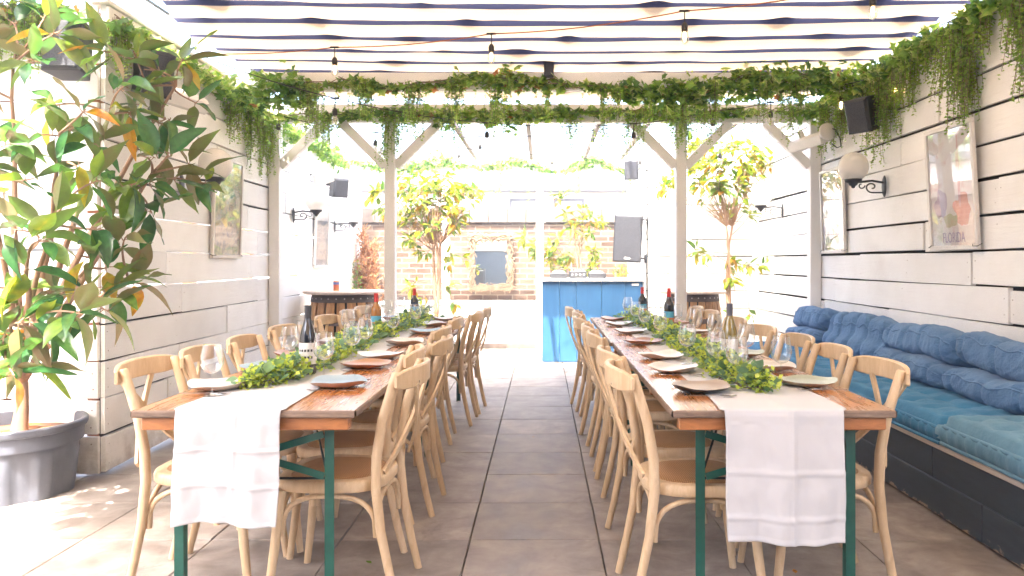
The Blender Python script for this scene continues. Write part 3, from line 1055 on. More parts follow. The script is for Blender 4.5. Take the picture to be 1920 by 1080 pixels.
def garland(name, label, path, dens, strands, spread=.09, size=(.05, .09), curtain=None, hang=(.12, .4), fat=None, group='ivy garlands'):
    """ivy running along path (list of points); strands per metre of small trailing leaves"""
    w = thing(name, label, 'garland', path[0], 0, group)
    o = Vector(path[0])
    lv = MB(); st = MB()
    pts = [Vector(p) - o for p in path]
    wav = []
    for i in range(len(pts) - 1):
        a, c = pts[i], pts[i + 1]; L = (c - a).length
        n = int(L * dens)
        for k in range(n):
            u = R.random(); q = a.lerp(c, u)
            world = q + o
            cl = .22 + 1.35 * max(0, noise.noise(Vector((world.x * 1.35, world.y * 1.35, 2.2))) + .30) + .5 * noise.noise(world * 5)
            if R.random() > cl: continue
            off = Vector((R.gauss(0, spread * .6), R.gauss(0, spread * .55), R.gauss(-.01, spread * .6)))
            q = q + off * min(1.4, cl)
            var = noise.noise(world * 1.4 + Vector((5, 3, 1)))
            s = R.uniform(*size)
            d = Vector((R.uniform(-1, 1), R.uniform(-1, .4), R.uniform(-1, .5)))
            up = Vector((R.uniform(-.5, .5), R.uniform(-1.2, .1), R.uniform(.1, 1)))
            tc = R.uniform(.12, .52)
            te = R.uniform(.75, .97) if R.random() < (.55 if var > -.1 else .2) else tc + R.uniform(0, .15)
            if R.random() < .012: tc = te = 1.0
            ivy_leaf(lv, q, d, up, s, tc, te)
        for k in range(max(2, int(L * strands))):
            q = a.lerp(c, R.random()); world = q + o
            f = noise.noise(Vector((world.x * 1.9, world.y * 1.9, 4.4)))
            if f < -.25 and R.random() < .8: continue
            h = R.uniform(*hang) * (1 + .9 * max(0, f))
            strand(lv, st, q + Vector((R.gauss(0, .03), R.gauss(0, .05), R.uniform(-.05, .03))), h)
        n = max(2, int(L / .12))
        for rep in range(2):
            pp = []
            for j in range(n + 1):
                q = a.lerp(c, j / n); pp.append(q + Vector((R.uniform(-.02, .02), R.uniform(-.04, .02), R.uniform(-.05, .05))))
            st.tube(pp, .0045, 4, cap=False)
    # dense fine-leaved tufts
    for (px, k, h) in (fat or []):
        for _ in range(int(k * 1.9)):
            t = px + R.gauss(0, .045)
            # t measured in metres along the path
            acc = 0; q = pts[-1]
            for i in range(len(pts) - 1):
                L = (pts[i + 1] - pts[i]).length
                if t <= acc + L:
                    q = pts[i].lerp(pts[i + 1], max(0, (t - acc) / L)); break
                acc += L
            strand(lv, st, q + Vector((R.gauss(0, .025), R.gauss(-.02, .045), R.uniform(-.04, .05))), h * R.uniform(.5, 1.1), .022, .029, (.48, .66))
    st.build('vine', M['greybark'], w, 60)
    lv.build('leaves', M['ivy'], w)
    return w


garland('ivy_garland', 'variegated ivy garland wound along the front beam, upper of the two beam garlands', [(x_, BY1 - .07, z_) for (x_, z_) in ((-2.5, 2.76), (-2.3, 2.75), (-1.73, 2.82), (-1.18, 2.78), (-.53, 2.87), (-.03, 2.82), (.34, 2.81), (.76, 2.75), (1.22, 2.73), (1.77, 2.86), (2.14, 2.84), (2.6, 2.87))], 620, 9, .105, (.052, .092), hang=(.08, .34),
        fat=[(.55, 16, .5), (1.0, 14, .34), (1.42, 14, .5), (1.78, 12, .4), (2.15, 10, .5), (2.55, 6, .28), (3.05, 9, .5), (3.4, 6, .36), (3.7, 12, .46), (3.95, 14, .5), (4.4, 10, .4), (4.62, 12, .52), (5.05, 10, .3)])
garland('ivy_garland', 'fainter ivy garland along the braced beam just behind the front one', [(-2.6, BY2 - .09, 2.72), (-1.6, BY2 - .09, 2.76), (-.6, BY2 - .09, 2.74), (.4, BY2 - .09, 2.77), (1.4, BY2 - .09, 2.76), (2.7, BY2 - .09, 2.78)], 400, 5, .085, (.05, .09), hang=(.1, .34),
        fat=[(.5, 12, .4), (1.1, 14, .55), (1.7, 10, .3), (2.9, 8, .4), (3.5, 10, .42), (4.0, 10, .4)])
garland('ivy_garland', 'thin looping ivy garland on the farthest beam above the twig mirror', [(-2.75, BY3 - .1, 2.74), (-2.1, BY3 - .1, 2.62), (-1.5, BY3 - .1, 2.78), (-.9, BY3 - .1, 2.66), (-.4, BY3 - .1, 2.76), (.25, BY3 - .1, 2.58), (.75, BY3 - .1, 2.8), (1.3, BY3 - .1, 2.55)], 300, 6, .07, (.05, .085), hang=(.12, .5), fat=[(2.2, 5, .55), (3.4, 5, .5), (4.2, 5, .4)])
garland('ivy_garland', 'lush trailing ivy along the top of the right plank wall', [(2.70, 3.2, 2.82), (2.69, 4.2, 2.84), (2.70, 5.2, 2.84), (2.70, 6.4, 2.82), (2.66, 7.4, 2.78)], 420, 3, .085, (.055, .095), hang=(.1, .42),
        fat=[(.50, 30, .44), (.92, 40, .62), (1.02, 20, .45), (1.42, 12, .3), (1.60, 40, .70), (1.74, 24, .46), (2.02, 12, .3), (2.38, 22, .42), (2.66, 34, .60), (2.80, 14, .78), (3.15, 18, .36), (3.5, 22, .46), (3.9, 20, .5)])
garland('ivy_garland', 'trailing ivy along the top of the left plank wall behind the magnolia', [(lwx(4.55) + .12, 4.45, 2.72), (lwx(5.3) + .09, 5.3, 2.74), (lwx(6.2) + .09, 6.2, 2.72), (lwx(7.4) + .1, 7.35, 2.7), (lwx(8.8) + .08, 8.8, 2.68), (lwx(10.6) + .08, 10.6, 2.68)], 210, 4, .075, (.052, .092), hang=(.1, .36),
        fat=[(.1, 20, .3), (1.95, 16, .4), (2.35, 16, .6), (2.75, 16, .6), (3.05, 12, .5)])
garland('ivy_garland', 'short dense ivy tuft on the wall return above the black loudspeaker', [(-3.5, 4.42, 2.76), (-3.0, 4.40, 2.78), (-2.75, 4.40, 2.76)], 420, 12, .08, (.045, .08), hang=(.1, .3), fat=[(.3, 20, .34), (.5, 24, .36)])


# ------------------------------------------------------------------ furniture
def chair_proto():
    w = thing('dining_chair', 'x', 'chair')
    W = M['chair']
    # seat frame: rounded trapezoid ring with cane centre
    N = 40

    def outline(k, s=1.0):
        a = 2 * PI * k / N
        c, sn = math.cos(a), math.sin(a)
        e = .62
        x = .215 * s * math.copysign(abs(c) ** e, c); y = (.205 + .018 * c) * s * math.copysign(abs(sn) ** e, sn)
        return x, y
    b = MB()
    prof = [(1.0 - .02, .425), (1.0, .432), (1.005, .452), (.985, .464), (.95, .468), (.80, .467), (.79, .455)]
    vs = []
    for (s, z) in prof:
        for k in range(N):
            x, y = outline(k, s); vs.append((x, y, z))
    fs = []
    for i in range(len(prof) - 1):
        for k in range(N):
            j = (k + 1) % N
            fs.append((i * N + k, i * N + j, (i + 1) * N + j, (i + 1) * N + k))
    fs.append(tuple(reversed(range(N))))
    b.add(vs, fs)
    seat = b.build('seat', W, w, 50)
    b = MB(); vs = []; rings = [(.80, .464), (.72, .472), (.5, .475), (.25, .473)]
    for (s, z) in rings:
        for k in range(N):
            x, y = outline(k, s); vs.append((x, y, z))
    vs.append((0, 0, .472)); fs = []
    for i in range(len(rings) - 1):
        for k in range(N):
            j = (k + 1) % N
            fs.append((i * N + k, i * N + j, (i + 1) * N + j, (i + 1) * N + k))
    for k in range(N):
        fs.append((3 * N + k, 3 * N + (k + 1) % N, 4 * N))
    b.add(vs, fs)
    b.build('cane_panel', M['cane'], seat, 60)
    for s in (-1, 1):
        pts = [(-.275, s * .175, 0), (-.245, s * .178, .12), (-.212, s * .181, .28), (-.195, s * .184, .44), (-.198, s * .187, .56), (-.222, s * .191, .70), (-.262, s * .195, .83), (-.276, s * .196, .872), (-.2775, s * .196, .878)]
        MB().tube(pts, [.0155, .017, .0185, .0195, .0195, .019, .018, .0175, .012], 10, up=(0, 1, 0)).build('back_post', W, w, 60)
        pts = [(.215, s * .205, 0), (.19, s * .195, .2), (.168, s * .182, .43)]
        MB().tube(pts, [.0145, .018, .020], 10, up=(0, 1, 0)).build('front_leg', W, w, 60)
    # top rail
    pts = []
    for i in range(17):
        y = -.235 + .47 * i / 16
        k = 1 - (y / .235) ** 2
        pts.append((-.288 - .058 * k + .006, y, .848 + .006 * k))
    hs = [.55, .82, .95] + [1] * 11 + [.95, .82, .55]
    sec = [(-.011, -.034), (-.006, -.039), (.006, -.039), (.011, -.034), (.011, .034), (.006, .039), (-.006, .039), (-.011, .034)]
    MB().sweep(pts, sec, (0, 0, 1), hs).build('top_rail', W, w, 40)
    for s in (-1, 1):
        a = Vector((-.322, s * .125, .825)); c = Vector((-.222, -s * .172, .50))
        m_ = Vector((-.300, -s * .035, .64))
        pts = bez(a, m_, c, 12)
        if s > 0: pts = [p_ + Vector((-.012, 0, 0)) for p_ in pts]
        b = MB().sweep(pts, [(-.014, -.0055), (.014, -.0055), (.014, .0055), (-.014, .0055)], (1, 0, 0))
        b.build('cross_slat', W, w, 40)
    # bent braces under the seat on the sides, front and back
    def arch(p0, p1, z0=.255, z1=.408):
        p0 = Vector(p0); p1 = Vector(p1); pts = []
        for i in range(15):
            t = i / 14; a = PI * t
            u = .5 - .5 * math.copysign(abs(math.cos(a)) ** .8, math.cos(a))
            z = z0 + (z1 - z0) * (math.sin(a) ** .62 if 0 < t < 1 else 0)
            q = p0.lerp(p1, u); pts.append((q.x, q.y, z))
        return pts
    for s in (-1, 1):
        MB().tube(arch((.165, s * .178, 0), (-.190, s * .170, 0)), .0105, 7).build('bent_brace', W, w, 60)
    MB().tube(arch((.172, -.17, 0), (.172, .17, 0)), .0105, 7).build('bent_brace', W, w, 60)
    MB().tube(arch((-.193, -.16, 0), (-.193, .16, 0)), .0105, 7).build('bent_brace', W, w, 60)
    b = MB()
    for s in (-1, 1):
        b.lathe([(0, .002), (.005, .0015), (.0055, 0)], 8, (-.346, s * .125, .835), 0, None, Matrix.Rotation(-PI / 2, 3, 'Y'))
    kind(b.build('screws', M['steel'], w, 40), 'stuff') if False else b.build('screw_heads', M['steel'], w, 40)
    return w


ORD = ['nearest', 'second', 'third', 'fourth', 'fifth', 'sixth', 'seventh', 'farthest']


def ordn(i, n):
    if i == 0: return 'nearest'
    if i == n - 1: return 'farthest'
    return ORD[i] + ' from near end'


CH = chair_proto()
used = [False]


def put_chair(x, y, rz, label, group):
    if not used[0]:
        CH.location = (x, y, 0); CH.rotation_euler = (0, 0, rz); CH['label'] = label; CH['group'] = group
        used[0] = True; return CH
    return dup(CH, (x, y, 0), rz, label, group)


LA = [(2.72, -.54), (3.18, -.62), (3.62, -.54), (4.25, -.63), (4.98, -.66), (5.52, -.56), (5.98, -.53)]
LWc = [(2.80, -1.60), (3.22, -1.62), (3.68, -1.60), (4.26, -1.60), (5.08, -1.61), (5.62, -1.60), (6.12, -1.60)]
RA = [(2.70, .335), (3.17, .315), (3.90, .335), (4.38, .31), (4.95, .32), (5.55, .325), (6.05, .29)]
RWc = [(2.76, 1.37), (3.25, 1.375), (3.72, 1.38), (4.27, 1.38), (4.9, 1.37), (5.6, 1.37), (6.12, 1.37)]
SEATS = []
for (lst, side, rz, dx, what) in ((LA, 'aisle side of left tables', PI, -.277, 'LA'), (LWc, 'wall side of left tables', 0, .29, 'LW'), (RA, 'aisle side of right tables', 0, .277, 'RA'), (RWc, 'bench side of right tables', PI, -.29, 'RW')):
    for i, (y, x) in enumerate(lst):
        put_chair(x + dx + R.uniform(-.025, .025), D(y) + R.uniform(-.02, .02), rz + R.uniform(-.10, .10), 'pale cross-back chair, %s, %s' % (ordn(i, len(lst)), side), 'cross-back chairs along the tables')
        SEATS.append((what, i, D(y)))

TZ = .77
TCX = {'L': -1.0525, 'R': .8545}
TW = .785


def table_proto():
    w = thing('folding_table', 'x', 'table')
    L = 2.195; W = TW
    b = MB()
    # top of three long boards with rounded worn corners
    nb = 3
    for k in range(nb):
        x0 = -W / 2 + k * W / nb; x1 = x0 + W / nb
        g = .0008
        vs = []; ts = []
        ny = 24
        for j in range(ny + 1):
            y = -L / 2 + L * j / ny
            for (x, e) in ((x0 + g, 1 if k == 0 else 0), (x0 + .035 if k == 0 else x0 + .01, .45 if k == 0 else 0), (x1 - .035 if k == 2 else x1 - .01, .45 if k == 2 else 0), (x1 - g, 1 if k == 2 else 0)):
                ee = e
                if j in (0, ny): ee = max(e, 1)
                if j in (1, ny - 1): ee = max(e, .5)
                zz = TZ - (.004 if (j in (0, ny) or (e == 1)) else 0)
                vs.append((x, y, zz)); ts.append(.3 + .7 * ee)
        fs = []
        for j in range(ny):
            for i in range(3):
                a = j * 4 + i
                fs.append((a, a + 1, a + 5, a + 4))
        b.add(vs, fs, 0, ts)
    top = b.build('tabletop', M['table'], w, 60)
    b = MB()
    h = .026
    z1 = TZ - .0045
    r = .006
    for (p0, p1, nx, ny_) in (((-W / 2, -L / 2), (W / 2, -L / 2), 0, -1), ((W / 2, -L / 2), (W / 2, L / 2), 1, 0), ((W / 2, L / 2), (-W / 2, L / 2), 0, 1), ((-W / 2, L / 2), (-W / 2, -L / 2), -1, 0)):
        n = 30; vs = []
        for j in range(n + 1):
            x = p0[0] + (p1[0] - p0[0]) * j / n; y = p0[1] + (p1[1] - p0[1]) * j / n
            jt = R.uniform(-.0015, .0015) if 0 < j < n else 0
            vs += [(x, y, z1 + .0005), (x + nx * (.005 + jt), y + ny_ * (.005 + jt), z1 - .005), (x + nx * (.006 + jt), y + ny_ * (.006 + jt), z1 - h + .006), (x + nx * .001, y + ny_ * .001, z1 - h)]
        fs = []
        for j in range(n):
            for i in range(3):
                a = j * 4 + i; fs.append((a, a + 1, a + 5, a + 4))
        b.add(vs, [tuple(reversed(f)) for f in fs])
    b.add([(-W / 2, -L / 2, z1 - h), (-W / 2, L / 2, z1 - h), (W / 2, L / 2, z1 - h), (W / 2, -L / 2, z1 - h)], [(0, 1, 2, 3)])
    b.build('edge_banding', M['edge'], top)
    zb = TZ - .0045 - .026
    for y in (-L / 2 + .035, -L / 6, L / 6, L / 2 - .035):
        MB().rbox((0, y, zb - .0235), (W - .05, .045, .046), .004).build('batten', M['apron'], w)
    for sx in (-1, 1):
        MB().rbox((sx * (W / 2 - .075), 0, zb - .0205), (.03, L - .16, .04), .003).build('side_rail', M['apron'], w)
    zt = zb - .047
    for sy in (-1, 1):
        y = sy * (L / 2 - .10)
        for sx in (-1, 1):
            x = sx * .275
            b = MB(); b.box((x, y, zt / 2), (.034, .005, zt)); b.box((x - sx * .0145, y + sy * -.0165, zt / 2), (.005, .028, zt))
            b.build('leg', M['green'], w)
        b = MB()
        A = Vector((-.257, y - .006, zt - .03)); B = Vector((.257, y - .006, zt - .185))
        for (p, q, o) in ((A, B, 0), (Vector((.257, y - .013, zt - .03)), Vector((-.257, y - .013, zt - .185)), 1)):
            b.sweep([p, q], [(-.002, -.013), (.002, -.013), (.002, .013), (-.002, .013)], (0, 0, 1))
        b.build('cross_brace', M['green'], w)
        b = MB()
        b.tube([(-.26, y - sy * .02, zt - .20), (.26, y - sy * .02, zt - .20)], .005, 6)
        for sx in (-1, 1):
            b.tube([(sx * .255, y - sy * .02, zt - .16), (sx * .12, y - sy * .30, zt - .002)], .0045, 6)
        b.build('stay_rod', M['rod'], w, 60)
    return w


T = table_proto()
T['label'] = 'near folding table of the left row, worn orange top on green legs'
T['group'] = 'folding tables'
Y1 = 2.63 + 1.10; Y2 = Y1 + 2.215
T.location = (TCX['L'], Y1, 0)
dup(T, (TCX['L'] + .01, Y2, 0), .006, 'far folding table of the left row, behind the near one')
dup(T, (TCX['R'], Y1, 0), .0, 'near folding table of the right row, paler worn top on green legs')
dup(T, (TCX['R'] - .008, Y2, 0), -.006, 'far folding table of the right row, toward the blue booth')


def runner(cx, w, zb, label, seed):
    b = MB(); r = random.Random(seed)
    yf = 2.63 - .012
    nz = 30; ny = 60
    sh = [r.uniform(-1, 1) for _ in range(12)]
    cre = (.55, [.33, .64] if seed == 3 else [.18, .52])

    def fn(u, v):
        # v: 0..1 hanging part up, then round the edge, then along the top
        nh = .42
        fx = (u - .5)
        if v < nh:
            k = v / nh; z = zb + (TZ + .003 - zb) * k
            hang = 1 - k
            y = yf - .004 - hang * .022 + .014 * hang * math.sin(u * 8 + sh[0] * 3 + .8 * k) + .007 * hang * math.sin(u * 19 + sh[5] * 3 - 1.5 * k) + .008 * noise.noise(Vector((u * 3.2, k * 4, seed))) + .005 * noise.noise(Vector((u * 9, k * 7, seed + 3))) * (1 if k < .9 else 0)
            # ironed creases
            y -= .0055 * max(0, 1 - abs(u - cre[0] - .02 * k) / .035)
            for cz in cre[1]:
                y -= .005 * max(0, 1 - abs(k - cz) / .03)
            if k < .035: y -= .0022
            x = cx + fx * w * (1 - .05 * hang + (.02 * math.sin(k * 5 + sh[1])) * abs(fx) * 2) + .006 * sh[2] * hang
            if z > TZ - .02: y += .006 * (z - TZ + .02) / .02
            return (x, y, z + (.008 * math.sin(u * 5 + sh[3]) + .012 * (u - .5) * sh[4]) * hang)
        k = (v - nh) / (1 - nh)
        y = yf + .008 + k * (6.98 - yf)
        x = cx + fx * w * (1 + .06 * math.exp(-k * 14)) + .012 * noise.noise(Vector((k * 9, seed, 0)))
        z = TZ + .0035 + .003 * max(0, noise.noise(Vector((u * 4, k * 30, seed + 4)))) + .003 * max(0, 1 - abs(u - cre[0]) / .04) * math.exp(-k * 6)
        if k < .004: z = TZ + .001
        return (x, y, z)
    b.grid(fn, 60, 190)
    o = b.build('table_runner', M['linen'], None, 180)
    m = o.modifiers.new('thick', 'SOLIDIFY'); m.thickness = .0012; m.offset = 0
    tag(o, label, 'table runner', 'white table runners')


runner(-1.10, .375, .375, 'white cloth runner hanging over the near end of the left table', 3)
runner(.85, .425, .31, 'white cloth runner hanging over the near end of the right table', 5)


def euc(path, label, seed, n=2600):
    o0 = Vector(path[0])
    w = thing('eucalyptus_garland', label, 'garland', o0, 0, 'table garlands')
    lv = MB(); st = MB()
    pts = [Vector(p) - o0 for p in path]
    segs = [(pts[i], pts[i + 1]) for i in range(len(pts) - 1)]
    Ls = [(b - a).length for a, b in segs]; tot = sum(Ls)

    def at(t):
        for (a, b), L in zip(segs, Ls):
            if t <= L: return a.lerp(b, t / L)
            t -= L
        return pts[-1]
    for s in range(9):
        pp = [at(tot * i / 60) + Vector((R.gauss(0, .03), R.gauss(0, .02), abs(R.gauss(.015, .018)))) for i in range(61)]
        st.tube(pp, .0022, 3, cap=False)
    for k in range(n):
        t = R.random() ** 1.15 * tot
        q = at(t)
        end = min(1, .6 + t / .25, .6 + (tot - t) / .2)
        cl = .75 + .6 * noise.noise(Vector((q.x * 5, q.y * 5, seed)))
        wx = .085 * cl * end
        x = R.gauss(0, wx * .6); x = max(-.15, min(.15, x))
        zmax = .10 * cl * math.exp(-(x / .09) ** 2) * end + .012
        q = q + Vector((x, R.gauss(0, .03), R.uniform(.005, zmax)))
        d = Vector((R.uniform(-1, 1) + x * 6, R.uniform(-1.2, .8), R.uniform(-.2, .9)))
        up = Vector((R.uniform(-.6, .6), R.uniform(-1, .3), 1))
        patch = noise.noise(Vector((q.x * 7, q.y * 7, seed + 2)))
        if R.random() < (.32 if patch > 0 else .62):      # round blue-green leaves
            l = R.uniform(.032, .058)
            add_leaf(lv, q, d, up, l, l * R.uniform(.38, .5), R.uniform(-.1, .25), .1, R.uniform(.02, .45), 4)
        else:                        # sprays of small lime bracts
            for _ in range(5):
                l = R.uniform(.012, .024)
                add_leaf(lv, q + rnd_dir() * .022, rnd_dir() + Vector((0, 0, .5)), up, l, l * .5, .1, .1, R.uniform(.62, 1), 2)
    st.build('stems', M['greybark'], w, 60)
    lv.build('leaves', M['euc'], w, 60)


euc([(-1.19, 3.04, TZ + .005), (-1.12, 3.3, TZ + .005), (-1.10, 3.8, TZ + .005), (-1.13, 4.4, TZ + .005), (-1.10, 5.2, TZ + .005), (-1.06, 6.0, TZ + .005), (-1.07, 6.85, TZ + .005)], 'lime and grey-green eucalyptus garland down the middle of the left tables', 1)
euc([(.88, 2.95, TZ + .005), (.83, 3.3, TZ + .005), (.87, 3.9, TZ + .005), (.84, 4.6, TZ + .005), (.88, 5.3, TZ + .005), (.84, 6.0, TZ + .005), (.83, 6.9, TZ + .005)], 'lime and grey-green eucalyptus garland down the middle of the right tables', 4)


# ------------------------------------------------------------------ tableware
def glaze(name, c, speck=(.1, .08, .06), rough=.3):
    t = NT(name); v = t.coords()
    col = t.ramp(t.noise(v, 14, 4), [(.3, tuple(x * .85 for x in c)), (.7, c)])
    s = t.ramp(t.noise(v, 130, 2), [(.68, 0), (.73, 1)])
    col = t.mix(t.math('MULTIPLY', s, .5), col, speck)
    return t.end(t.bsdf(col, rough))


PM = {
    'blue-grey': (glaze('blue_grey_glaze', (.30, .40, .46)), glaze('bare_clay', (.55, .36, .25), rough=.6)),
    'terracotta brown': (glaze('brown_glaze', (.42, .22, .12)), glaze('brown_clay', (.40, .17, .08), rough=.5)),
    'off-white': (glaze('white_glaze', (.70, .68, .64)), glaze('pale_clay', (.52, .42, .34), rough=.6)),
    'beige and black': (glaze('beige_glaze', (.40, .32, .26)), glaze('black_glaze', (.02, .022, .028))),
    'sage green': (glaze('sage_glaze', (.42, .47, .38)), glaze('sand_clay', (.45, .36, .27), rough=.6)),
}


def plate_mesh(kind_, seed):
    r = random.Random(seed)
    b = MB(); N = 48
    ph = r.uniform(0, 6); am = r.uniform(.008, .02)

    def ring(rad, z, sq, m):
        out = []
        for k in range(N):
            a = 2 * PI * k / N
            e = 2 / sq
            x = math.copysign(abs(math.cos(a)) ** e, math.cos(a)) * rad; y = math.copysign(abs(math.sin(a)) ** e, math.sin(a)) * rad
            f = 1 + .02 * math.sin(3 * a + ph) + .012 * math.sin(5 * a + ph * 2)
            rr = math.hypot(x, y) / rad
            out.append((x * f, y * f, z + am * max(0, rr - 1.02) * m * 6 + am * .35 * m * math.sin(2 * a + ph)))
        return out
    rings = [(.065, 0, 2.2, 0, 1), (.075, .002, 2.2, 0, 1), (.098, .010, 2.5, .5, 1), (.112, .0195, 2.7, 1, 1), (.1135, .0215, 2.7, 1, 0), (.1105, .0215, 2.7, 1, 0), (.094, .0145, 2.5, .5, 0), (.075, .0105, 2.2, 0, 0), (.03, .010, 2.0, 0, 0)]
    vs = []; fs = []; ms = []
    for (rad, z, sq, m, mm) in rings:
        vs += ring(rad, z, sq, m)
    for i in range(len(rings) - 1):
        for k in range(N):
            j = (k + 1) % N
            b_ = (i * N + k, i * N + j, (i + 1) * N + j, (i + 1) * N + k)
            fs.append(b_); ms.append(rings[i][4])
    fs.append(tuple(range((len(rings) - 1) * N, len(rings) * N))); ms.append(0)
    fs.append(tuple(reversed(range(N)))); ms.append(1)
    b.add(vs, fs); b.m = ms
    return b


PL = {}


def put_plate(kind_, x, y, z, rz, label, seed):
    key = (kind_, seed % 2)
    if key not in PL:
        o = plate_mesh(kind_, len(PL) + 3).build('plate', list(PM[kind_]), None, 50)
        PL[key] = o
    else:
        o = PL[key].copy(); COL.objects.link(o)
    o.location = (x, y, z); o.rotation_euler = (0, 0, rz)
    tag(o, label, 'plate', 'stoneware plates on the tables')


def glass_proto():
    w = thing('wine_glass', 'x', 'wine glass')
    bowl = [(.0042, .085), (.012, .0865), (.024, .092), (.035, .103), (.0415, .118), (.0435, .133), (.042, .150), (.038, .172), (.0335, .196), (.0328, .2), (.0322, .1995)]
    MB().lathe(bowl, 28).build('bowl', M['glass'], w, 180)
    MB().lathe([(.0042, .086), (.0034, .07), (.0034, .03), (.0045, .012), (.009, .005), (.03, .0022), (.0345, .0015), (.0345, .0005), (.0, .0003)], 24).build('stem', M['glass'], w, 180)
    return w


GL = glass_proto(); gused = [False]


def put_glass(x, y, z, label, sc=1.0):
    if not gused[0]:
        GL.location = (x, y, z); GL['label'] = label; GL['group'] = 'wine glasses on the tables'; gused[0] = True; GL.scale = (sc,) * 3
        return
    g = dup(GL, (x, y, z), R.uniform(0, 3), label, 'wine glasses on the tables', sc)


def knife_mesh():
    b = MB()
    b.sweep([(0, -.1, .004), (0, -.02, .004), (0, .0, .0035), (0, .09, .003), (0, .108, .003)], [(-.0055, -.0018), (.0055, -.0018), (.0055, .0018), (-.0055, .0018)], (0, 0, 1), [1.1, .8, 1.3, 1.6, .5])
    return b


def fork_mesh():
    b = MB()
    b.sweep([(0, -.1, .003), (0, -.05, .004), (0, .03, .006), (0, .05, .004)], [(-.005, -.0012), (.005, -.0012), (.005, .0012), (-.005, .0012)], (0, 0, 1), [1.3, .8, .6, 1.9])
    for i in range(4):
        x = -.0082 + i * .0055
        b.sweep([(x, .05, .004), (x, .08, .003), (x, .098, .007)], [(-.0014, -.001), (.0014, -.001), (.0014, .001), (-.0014, .001)], (0, 0, 1), [1, 1, .7])
    return b


KN = [None, None]


def put_cut(which, x, y, z, rz, label):
    nm = 'knife' if which else 'fork'
    if KN[which] is None:
        o = (knife_mesh() if which else fork_mesh()).build(nm, M['steel'], None, 40); KN[which] = o
    else:
        o = KN[which].copy(); COL.objects.link(o)
    o.location = (x, y, z); o.rotation_euler = (0, 0, rz)
    tag(o, label, nm, 'cutlery on the tables')


KINDS = {
    'LA': ['blue-grey', 'terracotta brown', 'off-white', 'off-white', 'blue-grey', 'off-white', 'off-white'],
    'LW': ['off-white', 'blue-grey', 'terracotta brown', 'off-white', 'sage green', 'off-white', 'blue-grey'],
    'RA': ['beige and black', 'off-white', 'off-white', 'terracotta brown', 'off-white', 'off-white', 'terracotta brown'],
    'RW': ['sage green', 'off-white', 'sage green', 'beige and black', 'off-white', 'terracotta brown', 'off-white'],
}
PY = {'LA': [3.11, 3.66, 4.02, 4.68, 5.42, 6.05, 6.6], 'LW': [3.04, 3.57, 4.06, 4.70, 5.56, 6.15, 6.7], 'RA': [2.99, 3.52, 4.0, 4.72, 5.42, 6.05, 6.6], 'RW': [3.13, 3.58, 4.1, 4.7, 5.4, 6.15, 6.7]}
PX = {'LA': -.855, 'LW': -1.325, 'RA': .63, 'RW': 1.105}
GX = {'LA': -.965, 'LW': -1.255, 'RA': .745, 'RW': 1.02}
GY = {'LA': [3.25, 3.81, 4.14, 4.85, 5.6, 6.2, 6.72], 'LW': [2.87, 3.66, 3.95, 4.85, 5.45, 6.05, 6.6], 'RA': [3.08, 3.36, 3.77, 4.67, 5.3, 5.9, 6.5], 'RW': [3.15, 3.75, 4.38, 4.95, 5.55, 6.25, 6.8]}
WHO = {'LA': 'aisle side of left tables', 'LW': 'wall side of left tables', 'RA': 'aisle side of right tables', 'RW': 'bench side of right tables'}
for s in ('LA', 'LW', 'RA', 'RW'):
    for i in range(7):
        x = PX[s] + R.uniform(-.015, .015); y = PY[s][i]
        inward = -1 if s in ('LA', 'RW') else 1
        zc = TZ + .0065
        put_plate(KINDS[s][i], x, y, TZ + .006, R.uniform(0, 6.28), '%s stoneware plate, %s, %s' % (KINDS[s][i], ordn(i, 7), WHO[s]), i)
        gx = GX[s] + R.uniform(-.02, .02)
        if s == 'RA' and i == 0: gx = .805
        if s == 'RA' and i == 1: gx = .785
        put_glass(gx, GY[s][i], TZ + .006, 'empty wine glass, %s, %s' % (ordn(i, 7), WHO[s]), R.uniform(.98, 1.04))
        rz = PI / 2 if inward < 0 else -PI / 2
        f = 1 if inward < 0 else -1
        put_cut(0, x + .01, y - .145 * 1, zc, rz + R.uniform(-.1, .1), 'fork by %s plate, %s, %s' % (KINDS[s][i], ordn(i, 7), WHO[s]))
        put_cut(1, x + .005, y + .14, zc, rz + R.uniform(-.1, .1), 'knife by %s plate, %s, %s' % (KINDS[s][i], ordn(i, 7), WHO[s]))


